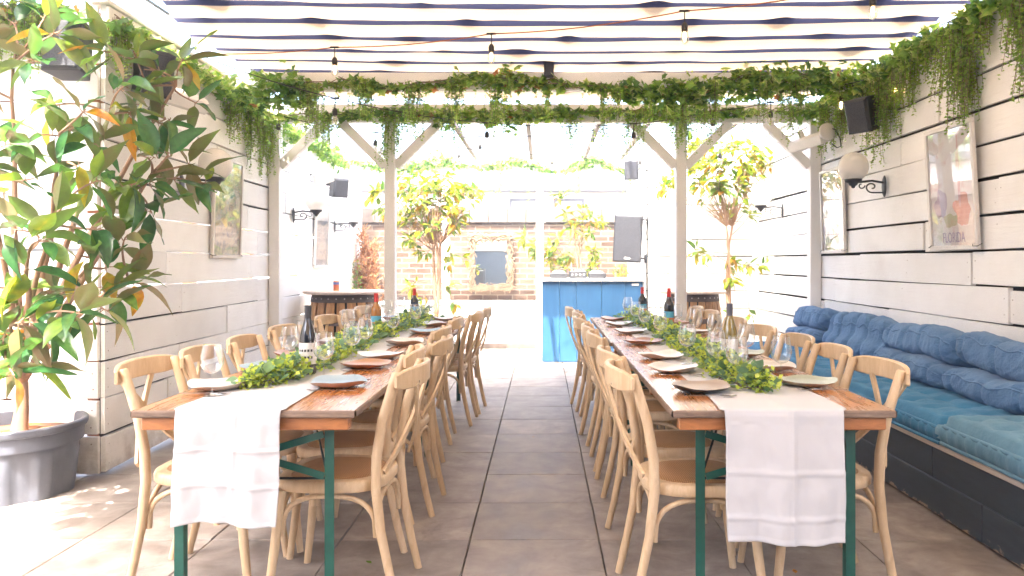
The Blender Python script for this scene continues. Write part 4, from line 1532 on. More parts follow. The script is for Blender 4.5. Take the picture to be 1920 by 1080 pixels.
def bottle(x, y, label, glassc, cap, lab, h=.30, shoulder='sloped', art=None):
    w = thing('wine_bottle', label, 'bottle', (x, y, TZ + .006), 0, 'wine bottles on the tables')
    k = h / .30
    if shoulder == 'sloped':
        pr = [(0, .0), (.034, 0), (.038, .006), (.0385, .145 * k), (.036, .17 * k), (.026, .205 * k), (.0165, .235 * k), (.0145, .25 * k), (.0142, .297 * k), (.0, .297 * k)]
    else:
        pr = [(0, 0), (.033, 0), (.037, .006), (.0372, .175 * k), (.034, .195 * k), (.023, .212 * k), (.0155, .225 * k), (.0142, .24 * k), (.0142, .297 * k), (0, .297 * k)]
    t = NT('bottle_glass_' + cap[0])
    gm = t.end(t.bsdf(glassc, .04, None, Transmission_Weight=.0, Specular_IOR_Level=.7, Coat_Weight=.5))
    MB().lathe(pr, 28).build('glass', gm, w, 50)
    MB().lathe([(.0152, .238 * k), (.0155, .243 * k), (.0153, .299 * k), (.0, .3003 * k)], 20).build('capsule', simple(cap[0], cap[1], rough=.4), w, 50)
    r0 = .0388 if shoulder == 'sloped' else .0376
    lb = MB().lathe([(r0, .045 * k), (r0 + .0002, .05 * k), (r0 + .0002, .135 * k), (r0, .138 * k)], 28).build('label', simple(lab[0], lab[1], lab[2] if len(lab) > 2 else None, 40, .6), w, 50)
    if art == 'dots':
        b = MB()
        for q in range(10):
            a = -PI / 2 + (q % 5 - 2) * .36
            z = (.075 + .03 * (q // 5)) * k
            b.box((math.cos(a) * (r0 + .0006), math.sin(a) * (r0 + .0006), z), (.001, .009, .011), Matrix.Rotation(a, 3, 'Z'))
        b.build('printed_marks', M['iron'], lb)
    elif art:
        MB().lathe([(r0 + .0008, .048 * k), (r0 + .0009, .06 * k), (r0 + .0009, .092 * k), (r0 + .0008, .095 * k)], 28).build('printed_band', simple('red_orange_print', (.55, .07, .03), (.6, .25, .06), 60, .6), lb, 50)


RED = ('red_foil', (.62, .03, .025)); BLK = ('charcoal_foil', (.035, .035, .042))
bottle(-1.075, 3.43, 'dark wine bottle with black capsule and white label, nearest on the left table', (.008, .008, .012), BLK, ('white_label', (.75, .74, .72)), .315, 'sloped', 'dots')
bottle(-1.165, 5.25, 'amber wine bottle with red capsule and blue label on the left far table', (.30, .12, .01), RED, ('sky_blue_label', (.10, .42, .62)), .295, 'square', 'band')
bottle(-1.10, 6.45, 'dark wine bottle with red capsule at the far end of the left garland', (.008, .010, .012), RED, ('sky_blue_label', (.10, .42, .62)), .285, 'square', 'band')
bottle(.905, 3.60, 'olive-gold wine bottle with grey capsule, nearest on the right table', (.20, .14, .012), ('grey_foil', (.10, .10, .13)), ('cream_label', (.72, .68, .6)), .315, 'sloped')
bottle(.945, 5.55, 'dark wine bottle with red capsule and blue label by the right garland', (.008, .010, .012), RED, ('sky_blue_label', (.10, .42, .62)), .32, 'square', 'band')
bottle(.915, 6.80, 'dark red-capped wine bottle farthest along the right table, by the blue booth', (.008, .010, .012), RED, ('sky_blue_label', (.10, .42, .62)), .285, 'square', 'band')


# ------------------------------------------------------------------ bench and cushions
def bench():
    w = thing('bench', 'long built-in bench with charcoal boarded front along the right wall', 'bench', (0, 0, 0))
    t = NT('charcoal_painted_boards'); v = t.coords()
    col = t.ramp(t.noise(t.coords((1, 1, 5)), 6, 5), [(.3, (.028, .042, .060)), (.7, (.042, .060, .082))])
    z = t.n('ShaderNodeSeparateXYZ'); t.l(t.coords(), z.inputs[0])
    low = t.ramp(z.outputs['Z'], [(.0, 1), (.055, 0)])
    ch = t.ramp(t.math('ADD', t.noise(t.coords((1, 1.0, 2.2)), 13, 6, .7), t.math('MULTIPLY', low, .26)), [(.69, 0), (.73, 1)])
    col = t.mix(ch, col, (.45, .33, .23))
    m = t.end(t.bsdf(col, .45, t.bump(t.noise(t.coords((1, 1, 6)), 12, 5), .2, .003)))
    b = MB()
    for (z0, z1) in ((.012, .185), (.188, .352)):
        y = 1.5
        while y < 7.35:
            L = R.uniform(1.6, 2.4); y1 = min(7.38, y + L)
            b.rbox((2.0 + .012, (y + y1) / 2, (z0 + z1) / 2), (.024, y1 - y - .003, z1 - z0), .003, None, 0); y = y1
    b.box((2.04, 4.44, .18), (.02, 5.86, .33))
    b.build('front_boards', m, w)
    MB().rbox((2.40, 7.385, .18), (.75, .025, .345), .003).build('end_panel', m, w)
    MB().rbox((2.372, 4.44, .367), (.79, 5.93, .027), .004).build('seat_board', wood('white_washed_board', (.74, .68, .62), (.60, .52, .46), 4, (3, .5, 3), .5, .2), w)


bench()


def pad(y0, y1, x0, x1, z0, h, mat, label, seed, name='seat_cushion', group='blue seat pads'):
    """tufted mattress pad with a rolled piped edge"""
    cy = (y0 + y1) / 2
    w = thing(name, label, 'cushion', ((x0 + x1) / 2, cy, z0), 0, group)
    W = x1 - x0; L = y1 - y0; r = random.Random(seed)
    tx = max(2, round(W / .20)); ty = max(2, round(L / .22))
    nu, nv = 44, max(30, int(L * 42))

    def top(u, v):
        ex = min(u, 1 - u) * W; ey = min(v, 1 - v) * L
        e = min(1, max(0, min(ex, ey) / .045)); rim = math.sqrt(max(0, 1 - (1 - e) ** 2))
        a = math.cos(u * PI * tx) ** 2; c = math.cos(v * PI * ty) ** 2
        px, py = u * tx - .5, v * ty - .5
        dx = (px - round(px)) * W / tx; dy = (py - round(py)) * L / ty
        d2 = (dx * dx + dy * dy)
        dim = math.exp(-d2 / .0016)
        edgefade = min(1, ex / .12) * min(1, ey / .12)
        valley = math.exp(-(dx / .03) ** 2) * .35 + math.exp(-(dy / .022) ** 2) * .75
        wr = .012 * noise.noise(Vector((u * W * 9 + seed, v * L * 24, 0))) + .006 * noise.noise(Vector((u * W * 22, v * L * 44, seed)))
        z = h * (.80 + .2 * rim) - .038 * dim * edgefade - .016 * valley * edgefade + wr * edgefade - h * .22 * (1 - rim)
        bx = .010 * noise.noise(Vector((v * L * 5, seed, 1)))
        return ((u - .5) * W + bx * (1 if u < .5 else -1) * (1 - edgefade), (v - .5) * L, z)
    b = MB().grid(top, nu, nv)
    # sides
    ring = [(i / nu, 0) for i in range(nu)] + [(1, j / nv) for j in range(nv)] + [(1 - i / nu, 1) for i in range(nu)] + [(0, 1 - j / nv) for j in range(nv)]
    N = len(ring); vs = []
    prof = [(0, None), (.010, .62), (.018, .50), (.020, .36), (.016, .2), (.004, .05), (-.02, .0)]
    for (o_, zz) in prof:
        for k, (u, v) in enumerate(ring):
            q = top(u, v)
            nx = (-1 if u == 0 else 0) + (1 if u == 1 else 0); ny = (-1 if v == 0 else 0) + (1 if v == 1 else 0)
            rib = .006 * math.sin(k * 1.9 + 2 * noise.noise(Vector((k * .13, seed, 0)))) * (1 if zz else 0)
            vs.append((q[0] + nx * (o_ + rib), q[1] + ny * (o_ + rib), q[2] if zz is None else h * zz))
    fs = []
    for i in range(len(prof) - 1):
        for k in range(N):
            j = (k + 1) % N
            fs.append((i * N + j, i * N + k, (i + 1) * N + k, (i + 1) * N + j))
    fs.append(tuple(reversed(range((len(prof) - 1) * N, len(prof) * N)))[::-1])
    b.add(vs, fs)
    b.build('padding', mat, w, 180)
    pp = [Vector(top(*q)) + Vector(((-.006 if q[0] == 0 else 0) + (.006 if q[0] == 1 else 0), (-.006 if q[1] == 0 else 0) + (.006 if q[1] == 1 else 0), .001)) for q in ring[::2]]
    pp.append(pp[0])
    MB().tube(pp, .010, 6, cap=False).build('rolled_edge', mat, w, 180)
    pp2 = [Vector((q.x * 1.03, q.y * 1.008, h * .07)) for q in pp]
    MB().tube(pp2, .009, 6, cap=False).build('rolled_edge', mat, w, 180)
    return w


pad(2.0, 3.70, 1.985, 2.74, .385, .155, M['paleteal'], 'faded teal tufted seat pad nearest the camera on the bench', 1)
pad(3.71, 5.60, 1.985, 2.74, .382, .135, M['teal'], 'bright teal tufted seat pad in the middle of the bench', 2)
pad(5.61, 7.36, 1.985, 2.74, .382, .130, M['teal'], 'teal tufted seat pad at the far end of the bench', 3)


def lobe(b, c, L, a, hgt, tilt, seed, ridges=5, tuft=False, sag=.0):
    """a soft pillow roll: superellipse section (x half a, z half hgt) swept along y"""
    r = random.Random(seed); rot = Matrix.Rotation(tilt, 3, 'Y'); c = Vector(c)

    seams = [(-1 + 2 * (i + .5 + r.uniform(-.15, .15)) / ridges) for i in range(ridges)]

    def fn(u, v):
        s = (v - .5) * 2
        k = max(0.0, 1 - abs(s) ** 9) ** .38
        k = max(k, .05)
        th = 2 * PI * u
        e = .66
        x = a * math.copysign(abs(math.cos(th)) ** e, math.cos(th)); z = hgt * math.copysign(abs(math.sin(th)) ** e, math.sin(th))
        y = s * L / 2
        puff = 1.06
        wob = .05 * noise.noise(Vector((x * 9, z * 9, seed)))
        for q in seams:
            d_ = (s + wob - q) * L / 2
            puff -= (.26 if tuft else .13) * math.exp(-(d_ / (.030 if tuft else .018)) ** 2)
        if tuft:
            puff *= 1 - .30 * math.exp(-((th - PI) / .30) ** 2)
        # radiating creases, denser near the seams and ends
        cr = noise.noise(Vector((math.cos(th) * 1.3 + seed, math.sin(th) * 1.3, y * 26 + 3 * math.sin(th * 2 + seed))))
        wr = 1 + .09 * noise.noise(Vector((math.cos(th) * 1.2, math.sin(th) * 1.2 + seed, y * 5))) + .055 * cr + .02 * noise.noise(Vector((math.cos(th) * 4, math.sin(th) * 4 + seed, y * 50)))
        f = (.30 + .70 * k) * (puff * wr)
        if z < 0: z *= .9
        q = Vector((x * f, y * (1 + .012 * cr) + .025 * math.sin(th * 2 + seed) * (1 - k), z * f * (.55 + .45 * k) + .01 * math.cos(s * 5 + seed)))
        q = rot @ q
        q.z += sag * s + .022 * noise.noise(Vector((y * 3.2, seed, 7)))
        q.x += .02 * noise.noise(Vector((y * 2.6, seed, 17)))
        return q + c
    b.grid(lambda v, u: fn(v, u), 56, 120, wrap_u=True)
    n = 56; base = len(b.v) - n * 121
    for uu in (.46, .04):
        b.tube([fn(uu + .012 * math.sin(i * .4 + seed), .015 + .97 * i / 80) for i in range(81)], .0055, 5, cap=False)
    b.f.append(tuple(base + i for i in reversed(range(n)))); b.m.append(0)
    b.f.append(tuple(base + 120 * n + i for i in range(n))); b.m.append(0)


def fold_cushion(y0, y1, label, seed, tilt=.25, tufted=False, up=.82, dz=0.0):
    cy = (y0 + y1) / 2; L = (y1 - y0)
    w = thing('back_cushion', label, 'cushion', (2.6, cy, .50), 0, 'blue back cushions')
    w.rotation_euler = (0, 0, R.uniform(-.07, .07))
    if tufted:
        b = MB(); lobe(b, (.0, .0, .175), L * .98, .115, .185, .42, seed, 5, True)
        b.build('padding', M['denim'], w, 180)
        return
    b = MB(); lobe(b, (-.045, .0, .075), L * .98, .165, .088, .12, seed, 5 if tufted else 4, sag=-.01)
    b.build('lower_fold', M['denim'], w, 180)
    b = MB(); lobe(b, (.02 + dz, .015, .235), L * .97, .145, .108, tilt, seed + 31, 5 if tufted else 4, sag=.012 if seed % 2 else -.012)
    b.build('upper_fold', M['denim'], w, 180)


fold_cushion(3.30, 4.52, 'folded blue cushion nearest the camera against the right wall', 3, .3)
fold_cushion(4.50, 5.52, 'folded blue cushion second along the right wall, with a stitched seam', 8, .25)
fold_cushion(5.50, 6.62, 'button-tufted blue cushion third along the right wall', 13, .45, True)
fold_cushion(6.60, 7.42, 'folded blue cushion farthest along the right wall, beside the white post', 18, .3)


# ------------------------------------------------------------------ wall fittings
def wall_lamp(pos, wall_dir, label):
    """globe lamp; pos = wall plate centre, wall_dir = unit vector away from the wall"""
    ang = math.atan2(wall_dir[1], wall_dir[0])
    w = thing('wall_lamp', label, 'wall lamp', pos, ang, 'globe wall lamps')
    I = M['iron']
    MB().lathe([(0, .012), (.018, .012), (.032, .008), (.04, 0)], 20, (0, 0, 0), 0, None, Matrix.Rotation(PI / 2, 3, 'Y') @ Matrix.Scale(2.2, 3, Vector((1, 0, 0)))).build('wall_plate', I, w, 50)
    b = MB()
    b.tube([(.01, 0, .03), (.10, 0, .045), (.20, 0, .035), (.25, 0, .03)], .009, 8)
    # scrolls
    pts = [(.02 + .0 * i, 0, 0) for i in range(1)]
    sc = [(.01, 0, -.05)]
    for i in range(22):
        a = -PI / 2 + i * .30; rr = .045 - .0017 * i
        sc.append((.10 + rr * math.cos(a) * 1.2, 0, -.005 + rr * math.sin(a)))
    b.tube(sc, .0065, 6)
    sc = []
    for i in range(16):
        a = PI + i * .32; rr = .03 - .0014 * i
        sc.append((.185 + rr * math.cos(a), 0, .008 + rr * math.sin(a)))
    b.tube(sc, .0055, 6)
    b.build('scroll_arm', I, w, 60)
    MB().lathe([(0, -.03), (.012, -.028), (.018, -.012), (.03, -.006), (.038, .012), (.062, .022), (.066, .034), (.066, .045), (.05, .046)], 24, (.25, 0, .015)).build('gallery', I, w, 50)
    pr = []
    for i in range(17):
        a = -PI / 2 + .45 + (PI - .45) * i / 16
        pr.append((.118 * math.cos(a), .118 * math.sin(a)))
    MB().lathe(pr, 36, (.25, 0, .155)).build('globe', M['opal'], w, 180)


wall_lamp((2.745, D(5.47), 1.895), (-1, 0), 'opal globe lamp on black scroll bracket beside the large poster on the right')
wall_lamp((2.745, D(7.78), 1.875), (-1, -.0), 'opal globe lamp farther along the right wall, by the slim magnolia')
wall_lamp((lwx(5.55) + .05, D(5.0), 1.85), (1, 0), 'opal globe lamp on the left wall just behind the magnolia leaves')
wall_lamp((lwx(8.2) + .05, D(7.45), 1.80), (1, 0), 'opal globe lamp on the left wall just past the white post')
wall_lamp((lwx(10) + .05, D(9.1), 1.76), (1, 0), 'opal globe lamp farthest along the left wall, above the barrel')


def text_mesh(s, size):
    c = bpy.data.curves.new('txt', 'FONT'); c.body = s; c.size = size; c.align_x = 'CENTER'; c.extrude = .0006
    o = bpy.data.objects.new('txt', c); COL.objects.link(o)
    bpy.context.view_layer.update()
    me = bpy.data.meshes.new_from_object(o.evaluated_get(bpy.context.evaluated_depsgraph_get()))
    bpy.data.objects.remove(o)
    return me


def poster(x, yc, zc, sgn, W, H, lean, cols, seed, label, text=None, fcol='alu'):
    """frame on a side wall; sgn = direction the picture faces (+1 to +x)"""
    w = thing('framed_poster', label, 'poster', (x, yc, zc), 0, 'framed posters on the plank walls')
    w.rotation_euler = (0, sgn * lean, 0)
    b = MB(); t = .028; d = .026
    b.rbox((sgn * d / 2, 0, H / 2 - t / 2), (d, W, t), .003); b.rbox((sgn * d / 2, 0, -H / 2 + t / 2), (d, W, t), .003)
    b.rbox((sgn * d / 2, W / 2 - t / 2, 0), (d - .001, t, H - 2 * t), .003); b.rbox((sgn * d / 2, -W / 2 + t / 2, 0), (d - .001, t, H - 2 * t), .003)
    b.build('frame', M[fcol], w)
    pm = mat_print('print_%d' % seed, cols, seed)
    MB().box((sgn * .008, 0, 0), (.006, W - 2 * t, H - 2 * t)).build('paper', pm, w)
    # generic painted shapes: a pale oval and loose strokes
    def blob(cy, cz, ry, rz, col, off, nm):
        bb = MB(); vs = [(sgn * off, cy, cz)]
        n = 26
        for i in range(n):
            a = 2 * PI * i / n; k = 1 + .55 * noise.noise(Vector((math.cos(a) * 1.6, math.sin(a) * 1.6, seed + cy * 9)))
            vs.append((sgn * off, cy + ry * k * math.cos(a), cz + rz * k * math.sin(a)))
        fs = [(0, 1 + i, 1 + (i + 1) % n) for i in range(n)]
        if sgn < 0: fs = [tuple(reversed(f)) for f in fs]
        bb.add(vs, fs)
        return bb.build(nm, mat_print('ink_%d_%s' % (seed, nm), col, seed + 2.3, 9), w)
    if text:
        blob(.0, .06 * H, W * .20, H * .17, [(.80, .76, .76), (.86, .84, .84)], .0115, 'pale_shape')
        blob(W * .22, -.13 * H, W * .13, H * .13, [(.33, .25, .42), (.55, .45, .58)], .0118, 'violet_shape')
        blob(-.20 * W, -.19 * H, W * .16, H * .12, [(.62, .16, .16), (.72, .34, .26)], .0121, 'red_shape')
        blob(.02, -.26 * H, W * .16, H * .05, [(.58, .38, .2), (.35, .5, .25)], .0124, 'mixed_shape')
        blob(-.16 * W, .12 * H, W * .03, H * .26, [(.66, .34, .36), (.7, .42, .4)], .0127, 'stem_shape')
        me = text_mesh(text, .085)
        me.materials.append(simple('violet_ink', (.20, .13, .33), rough=.4))
        o = bpy.data.objects.new('lettering', me); COL.objects.link(o); o.parent = w
        o.matrix_local = Matrix.Translation((sgn * .0125, 0, -H * .44)) @ Matrix(((0, 0, sgn, 0), (sgn, 0, 0, 0), (0, 1, 0, 0), (0, 0, 0, 1))) @ Matrix.Scale(.62 * W / .46, 4, Vector((1, 0, 0))) @ Matrix.Scale(1.15, 4, Vector((0, 1, 0)))
    g = MB().box((sgn * .0165, 0, 0), (.002, W - 2 * t - .004, H - 2 * t - .004)).build('glazing', M['glazing'], w)
    b = MB()
    for sy in (-1, 1):
        b.tube([(sgn * .002, sy * (W / 2 + .01), -H / 2 + .035), (sgn * .03, sy * (W / 2 + .004), -H / 2 + .02), (sgn * .04, sy * (W / 2 - .03), -H / 2 + .022), (sgn * .032, sy * (W / 2 - .04), -H / 2 + .035)], .0025, 5)
    b.build('hook', M['iron'], w, 60)


pale = (.78, .76, .74)
poster(2.735, 4.97, 1.785, -1, .58, .83, .055, [(.62, .66, .74), pale, (.80, .78, .77), (.74, .62, .62), (.66, .36, .36)], 3, 'large framed poster lettered in violet on the right wall', 'FLORIDA')
poster(2.745, 7.02, 1.77, -1, .56, .80, .03, [(.36, .48, .64), pale, (.80, .78, .72), (.44, .36, .5), (.62, .58, .25), (.6, .32, .3)], 9, 'smaller framed poster next to the white post on the right wall')
poster(lwx(6.28) + .055, 6.28, 1.74, 1, .58, .84, .03, [(.66, .62, .6), (.38, .56, .62), pale, (.30, .42, .56), (.62, .42, .38)], 14, 'framed blue-toned poster on the left wall behind the magnolia')
poster(lwx(9.25) + .055, 9.25, 1.63, 1, .56, .82, .04, [(.62, .66, .7), pale, (.5, .55, .62), pale], 21, 'pale framed poster seen edge-on beyond the left post')


def speaker(loc, rot, size, label, badge=False, bracket=(0, .12, .0), horn=False):
    w = thing('loudspeaker', label, 'loudspeaker', loc); w.rotation_euler = rot
    W, Dp, H = size
    b = MB()
    # cabinet tapering to the rear, front at -y
    z0, z1 = -H / 2, H / 2; f = W / 2; r = W * .36
    c = .012
    ring = []
    for (y, hw, ins) in ((-Dp / 2, f - c, c), (-Dp / 2 + c, f, 0), (Dp / 2 - c, r, 0), (Dp / 2, r - c, c)):
        ring.append([(-hw, y, z0 + ins), (hw, y, z0 + ins), (hw, y, z1 - ins), (-hw, y, z1 - ins)])
    vs = [p for q in ring for p in q]; fs = [(0, 1, 2, 3), (15, 14, 13, 12)]
    for k in range(3):
        for i in range(4):
            j = (i + 1) % 4; fs.append((k * 4 + j, k * 4 + i, (k + 1) * 4 + i, (k + 1) * 4 + j))
    b.add(vs, fs)
    b.build('cabinet', M['black'], w)
    MB().rbox((0, -Dp / 2 - .004, 0), (W - .03, .014, H - .03), .005).build('grille', M['grille'], w)
    if badge:
        MB().rbox((0, -Dp / 2 - .013, -H / 2 + .05), (.07, .004, .022), .001).build('badge', M['alu'], w)
    b = MB()
    bx, by, bz = bracket
    if badge:
        for z in (-.24, .26):
            q = MB().tube([(W / 2 - .01, .02, z), (W / 2 + .05, .04, z), (W / 2 + .075, .10, z)], .012, 8)
            q.rbox((W / 2 + .075, .11, z), (.03, .05, .11), .003)
            q.build('wall_arm', M['iron'], w, 50)
    b.tube([(0, Dp / 2 - .01, .03), (bx * .5, Dp / 2 + by * .4, .03 + bz), (bx, Dp / 2 + by, .03 + bz)], .013, 8)
    b.rbox((bx, Dp / 2 + by, .03 + bz), (.06, .02, .09), .003)
    b.build('bracket', M['iron'], w, 50)
    return w


speaker((-2.70, 4.28, 2.50), (-.15, 0, .05), (.215, .18, .30), 'black loudspeaker on the wall return at upper left', bracket=(0, .10, 0))
speaker((-2.50, 4.78, 2.50), (.25, 0, .9), (.21, .19, .29), 'black loudspeaker half hidden by magnolia leaves under the left ivy', bracket=(-.02, .06, 0))
speaker((2.575, 5.98, 2.47), (.28, 0, -.95), (.20, .19, .27), 'charcoal loudspeaker hanging below the ivy on the right wall', bracket=(.02, .06, .02))
speaker((-2.50, 9.15, 2.20), (.15, 0, .75), (.20, .18, .23), 'small dark loudspeaker high on the far left wall', bracket=(-.02, .12, .02))
speaker((1.21, 10.0, 2.52), (.12, 0, -.3), (.19, .17, .26), 'small dark loudspeaker at the far right corner above the big one', bracket=(.05, .06, 0))
speaker((1.10, 9.62, 1.585), (.0, .05, -.06), (.36, .30, .60), 'big grey-fronted loudspeaker above the right end of the blue booth', True, (.14, .05, .2))


def heater(loc, rot, label, L=.56):
    w = thing('patio_heater', label, 'heater', loc, 0, 'wall heaters'); w.rotation_euler = rot
    b = MB()
    sec = [(-.075, -.045), (.075, -.045), (.085, -.03), (.07, .04), (.04, .055), (-.04, .055), (-.07, .04), (-.085, -.03)]
    b.sweep([(0, -L / 2, 0), (0, L / 2, 0)], sec, (0, 0, 1))
    b.build('housing', M['white_plastic'], w)
    MB().rbox((0, 0, -.0475), (.125, L - .08, .008), .002).build('element_grille', simple('pale_mesh', (.5, .49, .47), (.42, .41, .4), 60, .4), w)
    MB().lathe([(.0, .02), (.06, .02), (.075, .008), (.075, -.008), (.06, -.02), (0, -.02)], 24, (0, -L / 2 - .02, .04), 0, None, Matrix.Rotation(PI / 2, 3, 'X')).build('end_cap', M['white_plastic'], w, 40)
    MB().tube([(.03, -L / 2 - .02, .06), (.06, -L / 2 - .05, .03), (.065, -L / 2 - .06, -.06), (.05, -L / 2 - .05, -.13), (.02, -L / 2 - .03, -.13), (.01, -L / 2 - .0, -.08)], .005, 6).build('power_cord', M['cable'], w, 60)
    MB().rbox((.0, L * .2, .08), (.04, .05, .07), .004).build('mount', M['white_plastic'], w)


heater((2.515, 6.98, 2.42), (0, -.45, .18), 'white infrared heater on the right wall beside the post')
heater((-2.50, 5.15, 2.42), (0, .55, -.2), 'pale infrared heater on the left wall behind magnolia leaves', .42)


def floodlight(loc, rot, label):
    w = thing('floodlight', label, 'floodlight', loc); w.rotation_euler = rot
    MB().rbox((0, 0, 0), (.22, .09, .15), .01).build('housing', M['white_plastic'], w)
    MB().rbox((0, -.048, 0), (.19, .008, .12), .002).build('lens', simple('pale_lens', (.5, .5, .5), rough=.15), w)
    MB().tube([(0, .04, 0), (0, .12, .03), (-.05, .2, .03)], .012, 7).build('bracket', M['iron'], w, 60)


floodlight((-2.52, 8.6, 2.26), (.2, -.4, .7), 'small white floodlight tilted down on the far left wall')


# ------------------------------------------------------------------ string lights
def string_light(label, pts, bulbs, lit, cab='cable', drop=.075, sc=1.0):
    """pts: cable nodes (world); bulbs: list of indices into pts; lit: those that glow"""
    o = Vector(pts[0])
    w = thing('string_light', label, 'string lights', o, 0, 'string lights')
    b = MB()
    full = []
    for i in range(len(pts) - 1):
        a, c = Vector(pts[i]), Vector(pts[i + 1])
        for k in range(8):
            t = k / 8; q = a.lerp(c, t); q.z -= .035 * (c - a).length * 4 * t * (1 - t) * .6; full.append(q - o)
    full.append(Vector(pts[-1]) - o)
    b.tube(full, .0042, 5).build('cable', M[cab], w, 60)
    for i in bulbs:
        q = Vector(pts[i]) - o
        bb = MB().lathe([(.013, 0), (.015, -.006), (.024, -.022), (.0275, -.042), (.025, -.062), (.016, -.077), (.006, -.083), (0, -.084)], 18, q + Vector((0, 0, -drop - .055)))
        bo = bb.build('bulb', M['bulbglass'], w, 180)
        s = MB()
        s.tube([q + Vector((0, 0, .004)), q + Vector((0, 0, -drop))], .004, 6)
        s.rbox(q, (.07, .022, .012), .004)
        s.lathe([(.0, .0), (.012, -.001), (.018, -.012), (.0205, -.02), (.0205, -.05), (.016, -.058), (.0, -.058)], 14, q + Vector((0, 0, -drop)))
        s.build('socket', M['socket'], bo, 50)
        f = MB(); z = -drop - .062
        for a in (-1, 1):
            f.tube([q + Vector((a * .004, 0, z)), q + Vector((a * .009, 0, z - .03)), q + Vector((a * .003, 0, z - .055))], .0016, 4)
        f.build('filament', M['filament'] if i in lit else M['steel'], bo)


string_light('nearest string of bulbs crossing under the awning', [(-2.6, 5.62, 2.86), (-1.54, 5.55, 2.885), (-.36, 5.32, 2.915), (.91, 4.76, 2.89), (1.95, 4.4, 2.93), (2.7, 4.0, 2.9)], [1, 2, 3, 4], [1, 2, 3, 4], 'cable_orange')
string_light('string of bulbs sagging in front of the ivy beams to the right wall', [(-2.58, 5.75, 2.86)] + [tuple(P(*q)) for q in ((628, 184, 235), (913, 230, 205), (1188, 232, 200), (1337, 208, 205), (1445, 192, 207), (1577, 160, 220), (1680, 128, 243))] + [(2.68, 5.2, 2.8)], [1, 2, 3, 4, 5, 6, 7], [6, 7], 'cable', .08)
string_light('string of bulbs from the left post across the open middle', [(-2.6, 6.9, 2.74)] + [tuple(P(*q)) for q in ((482, 207, 202), (522, 216, 198), (704, 248, 182), (900, 256, 172), (1111, 244, 165), (1350, 275, 160))] + [(2.5, 9.0, 2.7)], [1, 2, 3, 4, 5, 6], [], 'cable', .08)
string_light('farthest faint string of bulbs near the back beam', [(-2.7, 9.6, 2.7)] + [tuple(P(*q)) for q in ((735, 285, 150), (860, 276, 147), (1035, 290, 140), (1200, 289, 145))] + [(2.4, 9.65, 2.72)], [1, 2, 3, 4], [], 'cable', .08)


# ------------------------------------------------------------------ back of the yard
def booth():
    w = thing('bar_booth', 'blue boarded booth with a white top at the far end', 'booth', (.645, 9.56, 0))
    t = NT('blue_boards'); v = t.coords((4, 4, .6))
    col = t.ramp(t.noise(v, 5, 5), [(.3, (.024, .095, .215)), (.7, (.038, .13, .265))])
    sp = t.ramp(t.noise(t.coords(), 26, 2), [(.76, 0), (.78, 1)])
    col = t.mix(t.math('MULTIPLY', sp, .7), col, (.6, .62, .64))
    m = t.end(t.bsdf(col, .42, t.bump(t.noise(v, 12, 4), .15, .003)))
    b = MB(); xs = [-.645, -.42, -.205, .12, .42, .645]
    for a, c in zip(xs, xs[1:]):
        b.rbox(((a + c) / 2, .012, .525), (c - a - .003, .024, 1.03), .004)
    b.build('front_boards', m, w)
    MB().box((0, .36, .52), (1.27, .66, 1.03)).build('carcass', M['white_paint'], w)
    MB().rbox((0, .34, 1.058), (1.33, .76, .034), .004).build('top', M['white_paint'], w)
    MB().rbox((.55, -.004, 1.0), (.09, .01, .03), .002).build('plate_sign', M['alu'], w)
    k = thing('dj_controller', 'dark DJ decks and mixer sitting on the booth top', 'DJ decks', (.47, 9.80, 1.076))
    B = M['black']
    for x in (-.25, 0, .25):
        bo = MB().rbox((x, 0, .035 if x else .045), (.23, .26, .07 if x else .09), .008).build('deck', B, k)
        if x:
            MB().lathe([(0, .02), (.075, .02), (.08, .012), (.082, 0)], 28, (x, -.02, .071)).build('jog_wheel', M['alu'], bo, 40)
            MB().rbox((x, .09, .085), (.12, .05, .03), .004, Matrix.Rotation(.5, 3, 'X')).build('display', M['slate'], bo)
        else:
            for i in range(4):
                for j in range(3):
                    MB().lathe([(0, .018), (.008, .018), (.010, 0)], 8, (-.075 + i * .05, .09 - j * .05, .09)).build('knob', M['alu'], bo, 40)
            for i in range(4):
                MB().box((-.075 + i * .05, -.131, .05), (.02, .004, .014)).build('button', M['alu'], bo)
    b = MB()
    for i in range(4):
        b.tube([(-.3 + i * .17, .1, .05), (-.28 + i * .17, .2, .02), (-.2 + i * .15, .26, .008)], .005, 5)
    b.build('cable', M['cable'], k, 60)


booth()


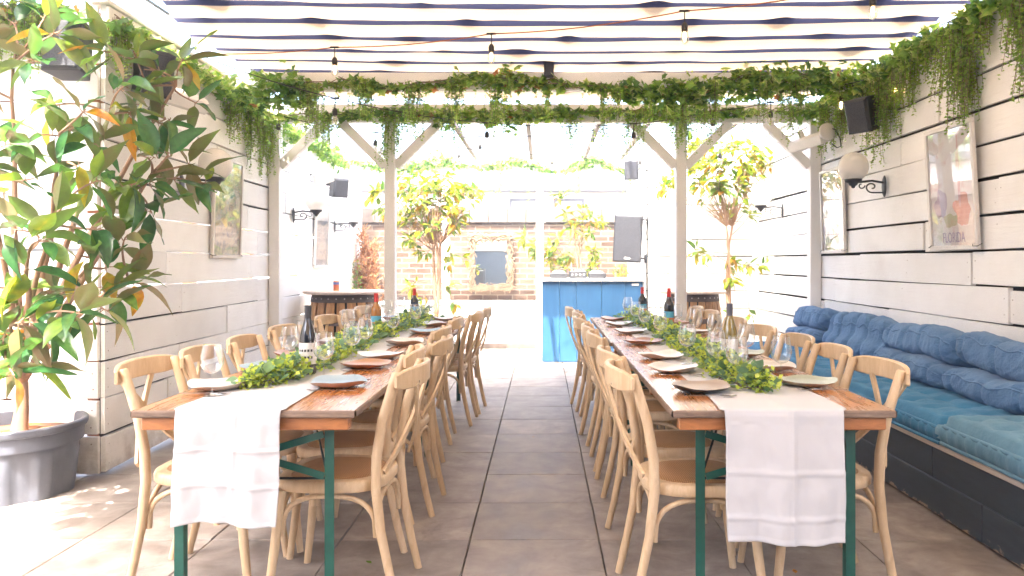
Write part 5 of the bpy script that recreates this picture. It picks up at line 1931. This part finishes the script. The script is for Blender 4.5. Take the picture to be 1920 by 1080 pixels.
def mirror():
    w = thing('mirror', 'rectangular mirror in a rough woven twig frame on the brick wall', 'mirror', (-.80, 11.86, 1.287))
    W, H = .70, .90
    b = MB()
    for k in range(420):
        s = R.choice('tblr'); u = R.uniform(-.5, .5); off = R.uniform(-.045, .045)
        L = R.uniform(.10, .17); a = R.choice((.4, -.4, .25, -.25, .5, -.5)) + R.uniform(-.2, .2)
        if s in 'tb':
            c = Vector((u * (W - .05), 0, (1 if s == 't' else -1) * (H / 2 - .055 + off * .8))); d = Vector((math.cos(a), 0, math.sin(a)))
        else:
            c = Vector(((1 if s == 'r' else -1) * (W / 2 - .055 + off * .8), 0, u * (H - .05))); d = Vector((math.sin(a), 0, math.cos(a)))
        y = R.uniform(-.10, -.04)
        mid = c + Vector((0, y - .012, 0))
        b.tube([c - d * L / 2 + Vector((0, y, 0)), mid, c + d * L / 2 + Vector((0, y, 0))], R.uniform(.006, .011), 5)
    b.build('twig_frame', wood('dry_twigs', (.30, .21, .135), (.11, .07, .04), 8, (1, 1, 1), .8, .3, 0), w, 60)
    t = NT('mirror_glass'); g = t.n('ShaderNodeBsdfGlossy'); g.inputs['Roughness'].default_value = .01; g.inputs['Color'].default_value = (.8, .84, .86, 1)
    mm = t.end(g.outputs[0])
    MB().box((0, -.045, 0), (W - .14, .012, H - .14), Matrix.Rotation(-.042, 3, 'X') @ Matrix.Rotation(.05, 3, 'Z')).build('mirror_glass', mm, w)
    MB().box((0, .012, 0), (W - .06, .02, H - .06)).build('backboard', M['apron'], w)


mirror()


def barrel(x, y, label, k=1.0, top_r=.41):
    w = thing('barrel_table', label, 'barrel', (x, y, 0), R.uniform(0, 1), 'barrel tables')
    H = .87
    n = 20

    def rad(z):
        return (.285 + .075 * math.sin(PI * (.12 + .76 * z / H))) * k
    sm = NT('oak_staves'); v = sm.coords((5, 5, .8))
    col = sm.ramp(sm.noise(v, 5, 6, .6), [(.3, (.30, .14, .05)), (.7, (.58, .32, .13))])
    col = sm.mix(1.0, col, sm.ramp(sm.attr(), [(0, .65), (1, 1.2)]), 'MULTIPLY')
    sm = sm.end(sm.bsdf(col, .55, sm.bump(sm.noise(v, 12, 4), .3, .004)))
    b = MB()
    for i in range(n):
        a0 = 2 * PI * i / n + R.uniform(.02, .05); a1 = 2 * PI * (i + 1) / n - R.uniform(.02, .05)
        vs = []
        for j in range(9):
            z = H * j / 8
            for (a, dr) in ((a0, -.02), (a0, 0), ((a0 + a1) / 2, .004), (a1, 0), (a1, -.02)):
                r = rad(z) + dr; vs.append((r * math.cos(a), r * math.sin(a), z))
        fs = []
        for j in range(8):
            for q in range(4):
                c = j * 5 + q; fs.append((c, c + 1, c + 6, c + 5))
        b.add(vs, fs, 0, R.random())
    b.build('staves', sm, w)
    MB().lathe([(rad(H * j / 8) - .024, H * j / 8) for j in range(9)], 40).build('core', M['gap_shade'], w, 60)
    for (z0, z1) in ((.79, .868), (.56, .61), (.22, .27), (.01, .08)):
        h = MB().lathe([(rad(z0) + .005, z0), (rad(z0) + .0085, z0 + .003), (rad(z1) + .0085, z1 - .003), (rad(z1) + .005, z1)], 48).build('hoop', simple('rusty_hoop', (.10, .085, .08), (.16, .12, .10), 14, .55, Metallic=.5), w, 40)
        if z0 > .7:
            q = MB()
            for i in range(26):
                a = 2 * PI * i / 26
                q.lathe([(0, .004), (.006, .003), (.008, 0)], 8, (math.cos(a) * (rad(.83) + .0085), math.sin(a) * (rad(.83) + .0085), .83), 0, None, Matrix.Rotation(a, 3, 'Z') @ Matrix.Rotation(PI / 2, 3, 'Y'))
            q.build('rivet', M['alu'], h, 50)
    MB().lathe([(0, .872), (top_r - .01, .872), (top_r, .879), (top_r, .897), (top_r - .006, .902), (0, .903)], 56).build('tabletop', wood('bleached_barrel_top', (.62, .52, .44), (.42, .32, .25), 4, (3, .6, 3), .5, .2), w, 40)
    return w


_b = barrel(-2.22, 8.42, 'oak barrel table with slatted orange staves on the left, behind the chairs', 1.12, .455)
_b2 = barrel(1.76, 8.72, 'oak barrel table on the right, partly behind the white post', .92, .385)
_b.scale.z = 1.07; _b2.scale.z = 1.06
cn = thing('drink_can', 'small red and blue tin standing on the left barrel', 'can', (-2.30, 8.35, .9665))
MB().lathe([(0, 0), (.03, 0), (.033, .004), (.033, .105), (.028, .112), (0, .112)], 20).build('tin', simple('red_tin', (.55, .05, .05), (.5, .3, .1), 20, .35), cn, 40)
MB().lathe([(.0334, .07), (.0336, .072), (.0336, .095), (.0334, .097)], 20).build('printed_band', simple('blue_print', (.06, .14, .4), rough=.35), cn, 40)


# ------------------------------------------------------------------ light, camera
sd = Vector((-.12, -.50, 1.0)).normalized()     # towards the sun
elev = math.asin(sd.z); az = math.atan2(sd.x, sd.y)
wd = bpy.data.worlds.new('World'); S.world = wd; wd.use_nodes = True
nt = wd.node_tree; nt.nodes.clear()
sky = nt.nodes.new('ShaderNodeTexSky'); sky.sky_type = 'NISHITA'; sky.sun_disc = False
sky.sun_elevation = elev; sky.sun_rotation = az; sky.air_density = .8; sky.dust_density = 7.0; sky.ozone_density = .6
bg = nt.nodes.new('ShaderNodeBackground'); bg.inputs['Strength'].default_value = .15
ow = nt.nodes.new('ShaderNodeOutputWorld')
nt.links.new(sky.outputs[0], bg.inputs['Color']); nt.links.new(bg.outputs[0], ow.inputs['Surface'])

ld = bpy.data.lights.new('sun', 'SUN'); ld.energy = 2.05; ld.angle = math.radians(.6); ld.color = (1, .95, .87)
lo = bpy.data.objects.new('sun', ld); COL.objects.link(lo)
lo.rotation_euler = sd.to_track_quat('Z', 'Y').to_euler()

cd = bpy.data.cameras.new('camera'); co = bpy.data.objects.new('camera', cd); COL.objects.link(co)
co.location = (0, 0, CAMZ); co.rotation_euler = (PI / 2, 0, 0)
cd.sensor_width = 36; cd.lens = 36 * F / 1920
cd.shift_x = -56 / 1920; cd.shift_y = -49 / 1920
cd.clip_start = .05; cd.clip_end = 400
S.camera = co

S.render.engine = 'CYCLES'
cy = S.cycles
cy.max_bounces = 10; cy.diffuse_bounces = 5; cy.glossy_bounces = 4; cy.transparent_max_bounces = 24; cy.transmission_bounces = 6
cy.caustics_reflective = False; cy.caustics_refractive = False
cy.sample_clamp_indirect = 6
try:
    cy.use_denoising = True; cy.denoiser = 'OPENIMAGEDENOISE'
except Exception:
    pass
S.view_settings.view_transform = 'Standard'; S.view_settings.look = 'None'
S.view_settings.exposure = 3.95; S.view_settings.gamma = 1.0

lt = MB()
for _ in range(46):
    q = Vector((R.uniform(-2.4, 1.9), R.uniform(2.9, 9.0), .004))
    a_ = R.uniform(0, 6.28)
    l_ = R.choice((.006, .008, .012, .02, .03))
    add_leaf(lt, q, Vector((math.cos(a_), math.sin(a_), .05)), Vector((0, 0, 1)), l_, l_ * .4, -.1, .3, R.choice((.05, .6, .9, .97)), 3)
lo_ = lt.build('leaf_litter', M['mag'], None, 60)
kind(tag(lo_, 'tiny leaf scraps and crumbs scattered on the paving', 'litter'), 'stuff')
hz = MB().box((0, 8.6, 1.15), (14.4, 21.0, 4.3))  # added scattering volume standing in for lens glare over the rear
hm = NT('glare_veil')
pv = hm.n('ShaderNodeVolumePrincipled'); pv.inputs['Color'].default_value = (.95, .97, 1, 1); pv.inputs['Density'].default_value = .012; pv.inputs['Anisotropy'].default_value = .2
hm.l(pv.outputs[0], hm.out.inputs['Volume'])
kind(hz.build('glare_veil_volume', hm.mat), 'stuff')
